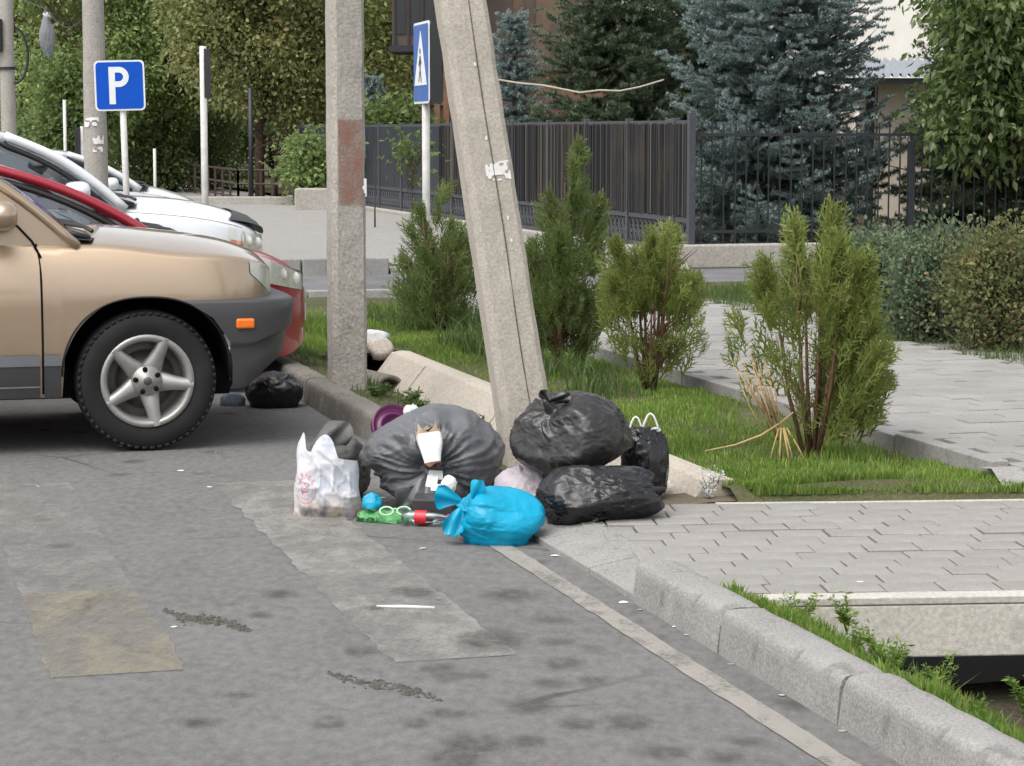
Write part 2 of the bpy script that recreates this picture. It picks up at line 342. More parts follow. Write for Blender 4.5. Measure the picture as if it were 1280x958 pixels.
# ------------------------------------------------------------------ mesh helpers
def tag(o, label=None, cat=None, group=None, kind=None):
    if label: o['label'] = label
    if cat: o['category'] = cat
    if group: o['group'] = group
    if kind: o['kind'] = kind
    return o
def empty(name, loc=(0, 0, 0), rz=0., parent=None):
    o = bpy.data.objects.new(name, None); C.objects.link(o); o.location = loc; o.rotation_euler = (0, 0, rz); o.empty_display_size = .1
    if parent: o.parent = parent
    return o
def link(name, me, mat, parent=None, loc=None):
    o = bpy.data.objects.new(name, me); C.objects.link(o)
    if mat is not None and not me.materials: me.materials.append(mat)
    if parent: o.parent = parent
    if loc is not None: o.location = loc
    return o
def mesh_np(name, v, f, mat, parent=None, smooth=False, loc=None):
    v = np.asarray(v, np.float32); f = np.asarray(f, np.int32); k = f.shape[1]
    me = bpy.data.meshes.new(name); me.vertices.add(len(v)); me.vertices.foreach_set('co', v.ravel())
    me.loops.add(f.size); me.loops.foreach_set('vertex_index', f.ravel()); me.polygons.add(len(f))
    me.polygons.foreach_set('loop_start', np.arange(0, f.size, k, dtype=np.int32)); me.polygons.foreach_set('loop_total', np.full(len(f), k, np.int32))
    if smooth: me.polygons.foreach_set('use_smooth', np.ones(len(f), bool))
    me.update(calc_edges=True); me.validate()
    return link(name, me, mat, parent, loc)
def mesh_py(name, v, f, mat, parent=None, smooth=False, loc=None):
    me = bpy.data.meshes.new(name); me.from_pydata([tuple(map(float, p)) for p in v], [], f)
    if smooth: me.polygons.foreach_set('use_smooth', [True]*len(me.polygons))
    me.update(); return link(name, me, mat, parent, loc)
class MB:
    def __init__(s): s.v = []; s.f = []
    def add(s, v, f):
        b = len(s.v); s.v += [tuple(map(float, p)) for p in v]; s.f += [tuple(b+i for i in q) for q in f]; return s
    def box(s, c, sz, rz=0., M4=None):
        x, y, z = [q/2 for q in sz]; ca, sa = math.cos(rz), math.sin(rz); v = []
        for k in (-z, z):
            for i, j in ((-x, -y), (x, -y), (x, y), (-x, y)): v.append((c[0]+i*ca-j*sa, c[1]+i*sa+j*ca, c[2]+k))
        if M4: v = [tuple(M4 @ Vector(p)) for p in v]
        return s.add(v, [(3, 2, 1, 0), (4, 5, 6, 7), (0, 1, 5, 4), (1, 2, 6, 5), (2, 3, 7, 6), (3, 0, 4, 7)])
    def tube(s, pts, rad, n=6, cap=True):
        pts = [Vector(p) for p in pts]; rr = rad if hasattr(rad, '__len__') else [rad]*len(pts); v = []; f = []
        t0 = (pts[1]-pts[0]).normalized(); u = t0.orthogonal().normalized()
        for i, p in enumerate(pts):
            t = (pts[min(i+1, len(pts)-1)]-pts[max(i-1, 0)]).normalized(); u = (u-t*u.dot(t))
            u = u.normalized() if u.length > 1e-6 else t.orthogonal().normalized(); b = t.cross(u)
            for k in range(n): a = 2*math.pi*k/n; v.append(p+(u*math.cos(a)+b*math.sin(a))*rr[i])
        for i in range(len(pts)-1):
            for k in range(n): f.append((i*n+k, i*n+(k+1) % n, (i+1)*n+(k+1) % n, (i+1)*n+k))
        if cap: f.append(tuple(range(n-1, -1, -1))); f.append(tuple((len(pts)-1)*n+k for k in range(n)))
        return s.add(v, f)
    def lathe(s, prof, n=24, c=(0, 0, 0), axis='z', closed=False):
        v = []; f = []; m = len(prof)
        for k in range(n):
            a = 2*math.pi*k/n; ca, sa = math.cos(a), math.sin(a)
            for r, h in prof:
                q = (r*ca, r*sa, h) if axis == 'z' else ((r*ca, h, r*sa) if axis == 'y' else (h, r*ca, r*sa)); v.append((c[0]+q[0], c[1]+q[1], c[2]+q[2]))
        for k in range(n):
            for i in range(m if closed else m-1):
                j = (i+1) % m; f.append((k*m+i, ((k+1) % n)*m+i, ((k+1) % n)*m+j, k*m+j))
        return s.add(v, f)
    def prism(s, poly, h0, h1):
        n = len(poly); v = [(x, y, h0) for x, y in poly]+[(x, y, h1) for x, y in poly]
        return s.add(v, [tuple(range(n-1, -1, -1)), tuple(range(n, 2*n))]+[(i, (i+1) % n, n+(i+1) % n, n+i) for i in range(n)])
    def build(s, name, mat, parent=None, smooth=False, loc=None, bevel=0., seg=2):
        o = mesh_py(name, s.v, s.f, mat, parent, smooth, loc)
        if bevel:
            b = o.modifiers.new('bevel', 'BEVEL'); b.width = bevel; b.segments = seg; b.limit_method = 'ANGLE'
        return o
def grid(nu, nv):
    i = np.arange(nu-1)[:, None]*nv+np.arange(nv-1)[None, :]; i = i.ravel()
    return np.stack([i, i+nv, i+nv+1, i+1], 1)
def sheet(name, pts, z, mat, parent=None, kind='structure', div=1):
    v = [(p[0], p[1], z) for p in pts]
    o = mesh_py(name, v, [tuple(range(len(v)))], mat, parent)
    if parent is None: o['kind'] = kind
    return o
def KP(lst): return [K(s, t)[:2] for s, t in lst]
def dup(o, parent=None):
    c = o.copy(); C.objects.link(c); c.parent = parent
    for ch in list(o.children): dup(ch, c)
    return c

# ------------------------------------------------------------------ ground, road, channel
CH0, CH1 = .52, 1.06                        # channel edges, metres right of the kerb face
gv = []; gf = []
def gq(s0, s1, t0, t1):
    b = len(gv); gv.extend([K(s0, t0, -.03), K(s0, t1, -.03), K(s1, t1, -.03), K(s1, t0, -.03)]); gf.append((b, b+1, b+2, b+3))
gq(-400, -12, -400, 400); gq(13.5, 600, -400, 400); gq(-12, 13.5, -400, CH0-.02); gq(-.3, 13.5, CH1+.02, 400); gq(-12, -.3, 2.05, 400)
g = mesh_py('ground', gv, gf, M['ground']); g['kind'] = 'structure'
road = sheet('road', KP([(-12, -60), (-12, .02), (14.6, .02), (14.6, -60)]), 0, M['asphalt'])
side = sheet('side_road', KP([(14.6, -60), (14.6, 60), (18.62, 60), (18.62, -60)]), -.004, M['asphalt_far'])
def strip(name, s0, s1, t0, t1, z, mat, parent):
    n = int((s1-s0)/.03); ss = np.linspace(s0, s1, n); k = np.stack([ss*9, ss*0+t0*7, ss*0], 1); am = min(.012, (t1-t0)*.05); e0 = am*fbm(k, 3, 3); e1 = am*fbm(k+5.5, 4, 3); v = []
    for i in range(n): v += [K(ss[i]+(.0 if 0 < i < n-1 else .01*e0[i]), t0+e0[i], z), K(ss[i], (t0+t1)/2, z), K(ss[i], t1+e1[i], z)]
    return mesh_np(name, v, grid(n, 3)[:, ::-1], mat, parent)
strip('zebra_stripe', -.70, 3.1, -1.02, -.62, .004, M['paint_white'], road)
strip('zebra_stripe', -.62, .70, -2.06, -1.65, .004, M['paint_yellow'], road); strip('zebra_stripe', .70, 3.3, -2.055, -1.655, .004, M['paint_pale'], road)
strip('zebra_stripe', -.60, 3.3, -3.09, -2.68, .004, M['paint_yellow'], road)
strip('edge_line', -12, 1.75, -.205, -.12, .004, M['paint_line'], road)
for i, (px, py, w_) in enumerate(((590, 932, 85), (705, 831, 52), (560, 893, 60), (662, 884, 64), (722, 907, 54), (548, 836, 46), (612, 802, 90), (640, 745, 80), (470, 762, 36), (452, 815, 44), (690, 776, 52), (742, 852, 40), (785, 905, 62), (828, 942, 70), (566, 955, 80), (352, 745, 42), (325, 770, 34), (560, 846, 40), (598, 845, 36), (520, 742, 60), (410, 905, 46), (300, 870, 40), (660, 928, 50), (905, 948, 46), (250, 905, 60), (520, 905, 40))):
    c = P(px, py); r_ = w_/2/2900*np.hypot(c[1], 1.6)*1.25; n = 16
    mesh_py('oil_stain', [(c[0]+r_*math.cos(a), c[1]+r_*(1.15+.3*math.sin(i*2.3))*math.sin(a), .007+.0004*(i % 4)) for a in np.linspace(0, 2*math.pi, n+1)[:-1]], [tuple(range(n))], M['stain'], road)
# ridges of grit left on the asphalt: scattered crumbs
def crumbs(name, px, py, L, wd, slope, n, label, seed):
    rng = np.random.default_rng(seed); p = P(px, py); v = []; f = []
    for i in range(n):
        a = rng.uniform(-1, 1); x = a*L/2; y = slope*x+rng.normal()*wd*(1-a*a*.7)+.02*math.sin(a*4); r = rng.uniform(.003, .011)*(1-.5*abs(a)); b = len(v); ph = rng.uniform(0, 6)
        for k in range(5): v.append((p[0]+x+r*1.4*math.cos(ph+k*1.257), p[1]+y+r*1.4*math.sin(ph+k*1.257), .001))
        v.append((p[0]+x, p[1]+y, .002+r*.7)); f += [(b+k, b+(k+1) % 5, b+5) for k in range(5)]
    tag(mesh_py(name, v, f, M['grit']), label, 'grit', kind='stuff')
crumbs('road_grit', 258, 776, .34, .035, -.9, 260, 'ridge of dark grit beside the yellow zebra stripe', 1)
crumbs('road_grit', 478, 858, .36, .035, -.9, 150, 'ridge of dark grit in front of the pale zebra stripe', 2)
def kerb_stone_mesh(L, seed, h=.145, wd=.15, below=.1):
    nu = max(6, int(L/.025)); prof = [(-.012, -below), (-.010, .0), (-.006, h*.3), (-.002, h*.6), (0, h-.032), (.006, h-.014), (.018, h-.003), (.035, h), (.07, h+.001), (wd-.04, h), (wd-.012, h-.002), (wd, h-.014), (wd, -below)]
    v = []
    for i in range(nu+1):
        e = min(i, nu-i); inset = .004 if e == 0 else 0.
        for (y, z) in prof: v.append([-(L*i/nu), y+(inset if y < wd/2 else -inset), z-(inset if z > 0 else 0)])
    v = np.array(v); m = len(prof)
    nz = fbm(v*[9, 14, 14]+seed*7.3, seed, 4); v[:, 1] += nz*.0025*(v[:, 2] > -.05); v[:, 2] += nz*.0018*(v[:, 2] > h*.5)
    chip = np.clip(vnoise(v*[11, 3, 3]+seed*3.1, seed+5)-.5, 0, 1)*(v[:, 2] > h*.6)*(v[:, 1] < .05)
    v[:, 1] += chip*.05; v[:, 2] -= chip*.05
    f = [tuple(q) for q in grid(nu+1, m)]
    f += [tuple(range(m)), tuple(range(nu*m+m-1, nu*m-1, -1))]
    me = bpy.data.meshes.new('kerb_stone'); me.from_pydata([tuple(q) for q in v], [], f); me.polygons.foreach_set('use_smooth', [True]*len(f)); me.update(); me.set_sharp_from_angle(angle=R(50))
    return me
kerb = empty('kerb', K(0, 0)); kerb['kind'] = 'structure'
kang = math.atan2(-D[1], -D[0])             # stones are laid towards the camera
def lay(s_start, length, seed, parent, mat, h=.145, t=0.):
    o = link('kerb_stone', kerb_stone_mesh(length-.012, seed, h), mat, parent)
    q = K(s_start, t); o.location = (q[0]-parent.location[0], q[1]-parent.location[1], random.uniform(-.004, .003))
    # local -x runs along the kerb towards the camera, local y to the right
    o.matrix_local = Matrix.Translation(o.location) @ Matrix(((D[0], N[0], 0, 0), (D[1], N[1], 0, 0), (0, 0, 1, 0), (0, 0, 0, 1)))
    return o
s0 = 0.
for i, L in enumerate((.84, .93, 1., 1., 1., 1.)): lay(s0, L, 11+i, kerb, M['kerb']); s0 -= L
s0 = 14.2
for i in range(12): lay(s0, 1.0, 30+i, kerb, M['kerb_far'], .15); s0 -= 1.0
# dropped kerb in front of the deck: flat slabs
for i, (a, b) in enumerate(((.012, .52), (.532, 1.15), (1.162, 1.66), (1.672, 2.19))):
    sl = MB().add([K(q_[0], q_[1], q_[2]) for q_ in ((a, 0, -.1), (a, .25, -.1), (b, .25, -.1), (b, 0, -.1), (a, 0, .024), (a, .25, .0675), (b, .25, .0675), (b, 0, .024))], [(3, 2, 1, 0), (4, 5, 6, 7), (0, 1, 5, 4), (1, 2, 6, 5), (2, 3, 7, 6), (3, 0, 4, 7)]).build('kerb_slab', M['kerb'], bevel=.004)
    sl.parent = kerb; sl.matrix_parent_inverse = Matrix.Translation(kerb.location).inverted()
# verges
def ribbon(name, prof, s0, s1, n, mat, amp=.0, parent=None, kind='structure'):
    v = []
    for i in range(n):
        s = s0+(s1-s0)*i/(n-1)
        for t, z in prof: v.append(K(s, t, z))
    v = np.array(v)
    if amp: v[:, 2] += amp*fbm(v*[3, 3, 0]+4.2, 3, 3)
    o = mesh_np(name, v, grid(n, len(prof))[:, ::-1], mat, parent, True)
    if parent is None: o['kind'] = kind
    return o
ribbon('verge', [(.148, .118), (.25, .11), (.38, .10), (.5, .06), (.54, -.02), (.58, -.16), (.60, -.36)], 2.2, 13.4, 60, M['soil'], .012)
ribbon('verge', [(.148, .10), (.25, .07), (.36, .0), (.46, -.10), (.54, -.2), (.6, -.36)], -12, -.3, 50, M['soil'], .015)
ribbon('ditch_bed', [(.56, -.33), (.7, -.345), (.9, -.34), (1.1, -.33), (2.06, -.32)], -12, -.2, 60, M['mud'], .012)
ribbon('ditch_bed', [(.56, -.33), (.7, -.345), (.9, -.34), (1.09, -.33)], -.2, 13.4, 80, M['mud'], .012)
# sloped pale slabs lining the far bank of the channel
ch = empty('channel_lining', K(5, 1)); ch['kind'] = 'structure'
s0 = 7.95
for i in range(7):
    L = .98 if i < 6 else .30; v = []
    for s in (s0, s0-L+.012):
        for (t, z) in ((.60, -.30), (.93+.01*(i % 2), .125), (1.0, .135), (1.06, .13), (1.06, -.3)): v.append(K(s, t, z))
    o = mesh_py('lining_slab', v, [(0, 1, 6, 5), (1, 2, 7, 6), (2, 3, 8, 7), (3, 4, 9, 8), (4, 3, 2, 1, 0), (5, 6, 7, 8, 9)], M['slab'], ch)
    o.matrix_parent_inverse = Matrix.Translation(ch.location).inverted(); b = o.modifiers.new('b', 'BEVEL'); b.width = .006; b.segments = 2
    s0 -= L
ribbon('verge', [(.5, .075), (.7, .085), (.9, .1), (1.1, .11)], 8.25, 13.4, 40, M['soil'], .015)
ribbon('verge', [(.5, .03), (.7, .05), (.9, .06), (1.0, .06), (1.2, .07)], 1.62, 1.95, 8, M['drysoil'], .008)
# near ditch bank on the far side
ribbon('ditch_bank', [(1.16, -.36), (1.30, -.2), (1.6, -.05), (2.07, .0)], -12, -.85, 40, M['kerb'], .01)
ribbon('ditch_bank', [(1.0, -.35), (1.05, .0), (1.12, .11)], 7.95, 13.5, 20, M['soil'], .01)
# planting bed between channel and path
def bed_z(s, t): return .115+.012*math.sin(s*1.7)+.01*math.sin(t*5)
nb, mb = 90, 9; v = []
for i in range(nb):
    s = 1.45+(13.5-1.45)*i/(nb-1)
    for j in range(mb): t = 1.0+(2.24-1.0)*j/(mb-1); s_e = s+(1.60-.2*(t-.7)-1.45)*(1-i/(nb-1)); v.append(K(s_e, t, .05 if i == 0 else bed_z(s_e, t)))
bed = mesh_np('planting_bed', v, grid(nb, mb)[:, ::-1], M['soil'], None, True); bed['kind'] = 'structure'
ribbon('planting_bed', [(4.33, .12), (4.6, .12), (6, .11), (10, .1), (30, .05)], 2, 14.5, 30, M['soil'], .01)
ribbon('apron', [(.16, .02), (1.08, .014), (2.3, .012), (4.5, .012), (12, .012)], 13.35, 14.75, 4, M['sidewalk'], 0)

# ------------------------------------------------------------------ paved deck over the ditch
deckroot = empty('deck', K(.6, .5)); deckroot['kind'] = 'structure'
SK = -.2
def DK(s, t): return K(s+SK*(t-.7), t)
def kid(o, parent):
    o.parent = parent; o.matrix_parent_inverse = Matrix.Translation(parent.location).inverted(); return o
def deckbox(name, s0, s1, t0, t1, z0, z1, mat, bev=.006):
    return kid(MB().prism([DK(s0, t0)[:2], DK(s0, t1)[:2], DK(s1, t1)[:2], DK(s1, t0)[:2]][::1], z0, z1).build(name, mat, bevel=bev), deckroot)
deckbox('concrete_slab', -.36, 1.58, .19, 7, -.16, .028, M['fascia'])
deckbox('front_beam', -.455, -.36, .34, 2.15, -.145, .036, M['fascia']); deckbox('front_beam', -.455, -.36, 2.16, 7, -.145, .036, M['fascia'])
deckbox('front_lip', -.458, -.362, .345, 7, .038, .064, M['fascia_top'], .004)
deckbox('back_lip', 1.60, 1.64, .9, 7, -.1, .064, M['fascia_top'], .004)
pm = []
for q in range(5):
    mbx = MB(); a, b = .0985, .0758
    me = mbx.add([(-a, -b, -.03), (a, -b, -.03), (a, b, -.03), (-a, b, -.03), (-a, -b, .0), (a, -b, .0), (a, b, .0), (-a, b, .0),
                  (-a+.006, -b+.006, .0045), (a-.006, -b+.006, .0045), (a-.006, b-.006, .0045), (-a+.006, b-.006, .0045)],
                 [(0, 1, 5, 4), (1, 2, 6, 5), (2, 3, 7, 6), (3, 0, 4, 7), (4, 5, 9, 8), (5, 6, 10, 9), (6, 7, 11, 10), (7, 4, 8, 11), (8, 9, 10, 11)])
    m_ = bpy.data.meshes.new('paver'); m_.from_pydata(mbx.v, [], mbx.f); m_.materials.append(M['paver']); m_.update(); pm.append(m_); break
pang = math.atan2((N+SK*D)[1], (N+SK*D)[0])
cnt = 0; far_v = []; far_f = []
for r in range(12):
    s = -.28+r*.161; t = .10+(.098 if r % 2 else 0)+random.uniform(-.035, .035)
    t1 = t if t > .20 else t+.199; gapw = t1-.0995-.197
    if gapw > .02:                                       # cut paver closing the row
        q = DK(s, .197+gapw/2); o = link('paver', pm[0], None, deckroot); o.location = (q[0]-deckroot.location[0], q[1]-deckroot.location[1], .059); o.rotation_euler = (0, 0, pang); o.scale = ((gapw-.004)/.1964, 1, 1)
    while t < 6.9:
        if t > .20:
            q = DK(s+random.uniform(-.003, .003), t); z = .060+random.uniform(-.0035, .0035)+.004*math.sin(t*2.1+r*.6)
            if t < .20+.1: pass
            if t < 3.7:
                o = link('paver', pm[0], None, deckroot); o.location = (q[0]-deckroot.location[0], q[1]-deckroot.location[1], z)
                o.rotation_euler = (random.uniform(-.025, .025), random.uniform(-.012, .012), pang+random.uniform(-.02, .02)); cnt += 1
            else:
                m4 = Matrix.Translation((q[0], q[1], z)) @ Matrix.Rotation(pang+random.uniform(-.02, .02), 4, 'Z'); b = len(far_v)
                far_v += [tuple(m4 @ vv.co) for vv in pm[0].vertices]; far_f += [tuple(b+i for i in p.vertices) for p in pm[0].polygons]
        t += .199
o = kid(mesh_py('pavers_far', far_v, far_f, M['paver']), deckroot); o['kind'] = 'stuff'; o.name = 'paver_field'
deckbox('bedding', -.355, 1.597, .2, 7, .03, .044, M['joint'], 0)

# ------------------------------------------------------------------ path right of the bed
path = empty('path', K(6, 3)); path['kind'] = 'structure'
kid(sheet('joint_bed', KP([(1.62, 2.3), (.6, 7), (1.0, 7), (13.6, 4.34), (13.6, 2.3)]), .15, M['joint'], None, None), path)
v = []; f = []; pb = np.array([p.co for p in pm[0].vertices]); pf = [tuple(p.vertices) for p in pm[0].polygons]
for r in range(72):
    s = 1.58+r*.166
    for c in range(12):
        t = 2.40+c*.2+(.1 if r % 2 else 0)
        if t > 4.42+.08*math.sin(s*1.3): continue
        b = len(v); a = random.uniform(-.015, .015)+YAW; ca, sa = math.cos(a), math.sin(a); q = K(s, t); z = .166+random.uniform(-.004, .004)
        for p in pb: v.append((q[0]+p[0]*ca-p[1]*sa, q[1]+p[0]*sa+p[1]*ca, z+p[2]))
        f += [tuple(b+i for i in x) for x in pf]
o = kid(mesh_py('paver_field', v, f, M['path_paver']), path); o['kind'] = 'stuff'
s0 = 13.6
for i in range(12):
    o = kid(MB().prism([K(s0, 2.2)[:2], K(s0, 2.29)[:2], K(s0-.985, 2.29)[:2], K(s0-.985, 2.2)[:2]][::-1], -.05, .185+random.uniform(-.008, .006)).build('edge_stone', M['kerb'], bevel=.006), path); s0 -= 1.0

v = []
for t in np.linspace(2.16, 6.9, 14): v += [K(1.63-.2*(t-.7), t, -.05), K(1.64-.2*(t-.7), t, .066), K(max(1.53, 1.78-.2*(t-.7)), t, .168), K(1.64, t, .16)]
o = mesh_np('paved_ramp', v, grid(14, 4), M['kerb']); o['kind'] = 'structure'

# ------------------------------------------------------------------ beyond the side road
sheet('pavement', KP([(18.75, -60), (18.75, 7.0), (60, 7.0), (60, -60)]), .10, M['sidewalk'])
v = []
for t in np.linspace(3.34, 7.0, 8): v += [K(18.60, t, -.01), K(18.66, t, .02), K(18.78, t, .103)]
o = mesh_np('kerb_ramp', v, grid(8, 3), M['sidewalk']); o['kind'] = 'structure'
fk = empty('kerb', K(18.6, 2)); fk['kind'] = 'structure'
t0 = -8.
for i in range(11):
    o = kid(MB().prism([K(18.60, t0)[:2], K(18.60, t0+1.01)[:2], K(18.76, t0+1.01)[:2], K(18.76, t0)[:2]], -.1, .19).build('kerb_stone', M['kerb'], bevel=.02, seg=3), fk); t0 += 1.03
ak = empty('kerb', K(14.7, 2)); ak['kind'] = 'structure'
t0 = .6
for i in range(8):
    o = kid(MB().prism([K(14.52, t0)[:2], K(14.52, t0+.97)[:2], K(14.66, t0+.97)[:2], K(14.66, t0)[:2]], -.1, .06 if t0 > 1.8 else .1).build('kerb_stone', M['kerb'], bevel=.01), ak); t0 += 1.
sheet('garden_ground', KP([(19.1, 7.3), (19.1, 80), (120, 80), (120, 7.3)]), .12, M['soil'])

# ------------------------------------------------------------------ fences
FT = 7.15                                   # the reed fence runs along t = FT, away from the corner at s = 19
rf = empty('reed_fence', K(19, FT)); tag(rf, 'dark reed mat fence with ball topped posts and wrought lower panels', 'fence')
def rk(o): return kid(o, rf)
rk(MB().prism([K(19.12, FT-.12)[:2], K(19.12, FT+.12)[:2], K(46, FT+.12)[:2], K(46, FT-.12)[:2]][::-1], -.02, .17).build('plinth', M['plinth'], bevel=.02))
posts = [19.0, 19.55, 21.35, 23.15] + [25.0+1.9*i for i in range(12)]
for i, s in enumerate(posts):
    q = K(s, FT); hgt = 1.80 if i else 1.86
    p = rk(MB().box((q[0], q[1], hgt/2), (.085, .085, hgt), YAW).build('post', M['irongrey'], bevel=.006))
    fb = MB().lathe([(.0, .0), (.05, .0), (.05, .012), (.026, .025), (.05, .05), (.06, .085), (.05, .12), (.02, .14), (0, .143)], 14, (q[0], q[1], hgt)).build('finial', M['finial'], None, True)
    fb.parent = p; fb.matrix_parent_inverse = Matrix.Translation(rf.location).inverted()
for z, hh in ((1.745, .05), (.56, .06), (.20, .05)):
    a, b = K(19, FT), K(46, FT)
    rk(MB().box(((a[0]+b[0])/2, (a[1]+b[1])/2, z), (27, .05, hh), math.atan2(D[1], D[0])).build('rail', M['irongrey']))
# reeds: thin uneven canes, far too many to count
v = []; f = []
s = 19.06
while s < 31.5:
    wd = random.uniform(.012, .030)*(1+.02*(s-19)); t = FT-.035+random.uniform(-.012, .012); z0 = .60+random.uniform(-.02, .02); z1 = 1.73+random.uniform(-.01, .012); b = len(v); wob = random.uniform(-.008, .008)
    for (ss, tt) in ((s, t), (s+wd/2, t-wd*.5), (s+wd, t)):
        v.append(K(ss, tt, z0)); v.append(K(ss+wob, tt, (z0+z1)/2)); v.append(K(ss, tt, z1))
    f += [(b, b+1, b+4, b+3), (b+1, b+2, b+5, b+4), (b+3, b+4, b+7, b+6), (b+4, b+5, b+8, b+7)]
    s += wd+random.choice((.001, .003, .006, .020))*(1+.03*(s-19))
o = rk(mesh_py('reed_mat', v, f, M['reed'])); o['kind'] = 'stuff'
for i in range(8): rk(MB().prism([K(31.5+1.8*i, FT-.02)[:2], K(31.5+1.8*i, FT+.02)[:2], K(33.28+1.8*i, FT+.02)[:2], K(33.28+1.8*i, FT-.02)[:2]][::-1], .59, 1.72).build('sheet_panel', M['irondark']))
rk(MB().prism([K(19.05, FT+.03)[:2], K(19.05, FT+.04)[:2], K(31.5, FT+.04)[:2], K(31.5, FT+.03)[:2]][::-1], .59, 1.72).build('backing_cloth', M['ironblack']))
# wrought lower panels, one per bay
for i in range(len(posts)-1):
    a, b = posts[i]+.045, posts[i+1]-.045; m = MB(); n = max(2, int((b-a)/.17)); w_ = (b-a)/n
    for k in range(n):
        c = a+(k+.5)*w_
        for sg in (-1, 1):
            m.tube([K(c+sg*w_*.42*math.sin(u*math.pi), FT, .23+.30*u) for u in np.linspace(0, 1, 9)], .011, 5)
            m.tube([K(c+sg*(.02+.045*(1-u/6.3))*math.cos(u), FT, .38+.05*math.sin(u)) for u in np.linspace(0, 6.3, 10)], .008, 4)
        m.tube([K(c-w_/2, FT, .22), K(c-w_/2, FT, .54)], .012, 5)
    rk(m.build('wrought_panel', M['irongrey']))

iron = empty('iron_fence', K(19, FT+.1)); tag(iron, 'black iron picket fence on a low concrete plinth before the blue spruce', 'fence')
def ik(o): return kid(o, iron)
PLS = 18.95
ik(MB().prism([K(PLS-.08, FT-.25)[:2], K(PLS-.08, FT+14)[:2], K(PLS+.14, FT+14)[:2], K(PLS+.14, FT-.25)[:2]], -.02, .27).build('plinth', M['plinth'], bevel=.025, seg=3))
a, b = K(19.03, FT+.04), K(19.03, FT+14)
for z in (1.595, .42): ik(MB().box(((a[0]+b[0])/2, (a[1]+b[1])/2, z), (13.96, .035, .035), YAW).build('rail', M['ironblack']))
pick = None
for i in range(95):
    t = FT+.14+i*.146
    if t > FT+13.9: break
    q = K(19.03, t)
    if pick is None:
        pick = ik(MB().box((0, 0, .99), (.016, .016, 1.5)).build('picket', M['ironblack'])); pick.matrix_parent_inverse = Matrix(); o = pick
    else: o = pick.copy(); C.objects.link(o)
    o.location = (q[0]-iron.location[0], q[1]-iron.location[1], random.uniform(-.012, .012)); o.rotation_euler = (0, random.uniform(-.006, .006), YAW)
for t in (2.92, 5.9, 8.9, 11.9):
    q = K(19.03, FT+t); ik(MB().box((q[0], q[1], .85), (.08, .08, 1.34), YAW).build('post', M['ironblack'], bevel=.006))

# low brown railing and planters at the far end of the pavement
rl = empty('low_railing', A(300, 258, 50)); rl.location.z = .1; tag(rl, 'low brown metal railing in front of the leafy trees', 'railing')
def pl(o): return kid(o, rl)
def zat(Y): return .10
ptsA = [A(222, 230, 62), A(298, 258, 51)]; ptsB = [A(298, 258, 51), A(384, 258, 50)]
for (a, b), n in ((ptsA, 9), (ptsB, 6)):
    a = np.array([a[0], a[1]]); b = np.array([b[0], b[1]])
    for z in (.2, .5, .8):
        pl(MB().tube([(a[0], a[1], z), (b[0], b[1], z)], .025, 5).build('rail', M['ironbrown']))
    for k in range(n+1):
        q = a+(b-a)*k/n; pl(MB().box((q[0], q[1], .44), (.05, .05, .78)).build('post', M['ironbrown']))
pw = A(340, 262, 49.5)
tag(MB().box((pw[0]-.3, pw[1], .16), (3.4, .3, .2)).build('low_wall', M['plinth'], bevel=.02), 'low concrete edging wall under the brown railing', 'wall')
pw = A(395, 262, 46)
tag(MB().box((pw[0]+.1, pw[1], .27), (1.0, .5, .5)).build('planter_wall', M['plinth'], bevel=.03), 'short concrete planter wall beside the dark fence', 'wall')

# ------------------------------------------------------------------ buildings
bb = empty('brown_house', A(640, 230, 52)); bb.location.z = .1; tag(bb, 'brown two tone house with dark window bays behind the spruces', 'house')
def bk(o): return kid(o, bb)
Yb = 52.
def bx(name, x0, x1, z0, z1, y0, y1, mat, par=None, bev=0.):
    o = MB().box(((x0+x1)/2, (y0+y1)/2, (z0+z1)/2), (x1-x0, y1-y0, z1-z0)).build(name, mat, bevel=bev)
    if par is not None: o.parent = par; o.matrix_parent_inverse = Matrix.Translation(bb.location).inverted()
    else: bk(o)
    return o
xl, xr = A(520, 100, Yb)[0], A(770, 100, Yb)[0]
bx('wall', xl, xr, .1, 3.05, Yb, Yb+8, M['brick']); bx('wall', xl, xr, 3.05, 7.5, Yb, Yb+8, M['brownwall'])
bx('floor_band', xl-.1, xr+.1, 2.98, 3.1, Yb-.12, Yb-.003, M['brownpanel']); bx('floor_band', xl-.1, xr+.1, 2.2, 2.28, Yb-.08, Yb-.003, M['brownpanel'])
for (p0, p1, z0, z1) in ((560, 590, .5, 1.95), (600, 622, .5, 1.95), (655, 668, 3.15, 5.2), (688, 700, 3.2, 4.0), (704, 740, 3.2, 5.0), (560, 640, 3.2, 5.2), (690, 720, .7, 2.0)):
    a, b = A(p0, 0, Yb)[0], A(p1, 0, Yb)[0]
    wdw = bx('window', a, b, z0, z1, Yb-.05, Yb-.003, M['brownpanel']); n = 2
    for k in range(n):
        w_ = (b-a-.06)/n; bx('pane', a+.03+k*w_+.012, a+.03+(k+1)*w_-.012, z0+.06, z1-.06, Yb-.062, Yb-.047, M['windowglass'], wdw)
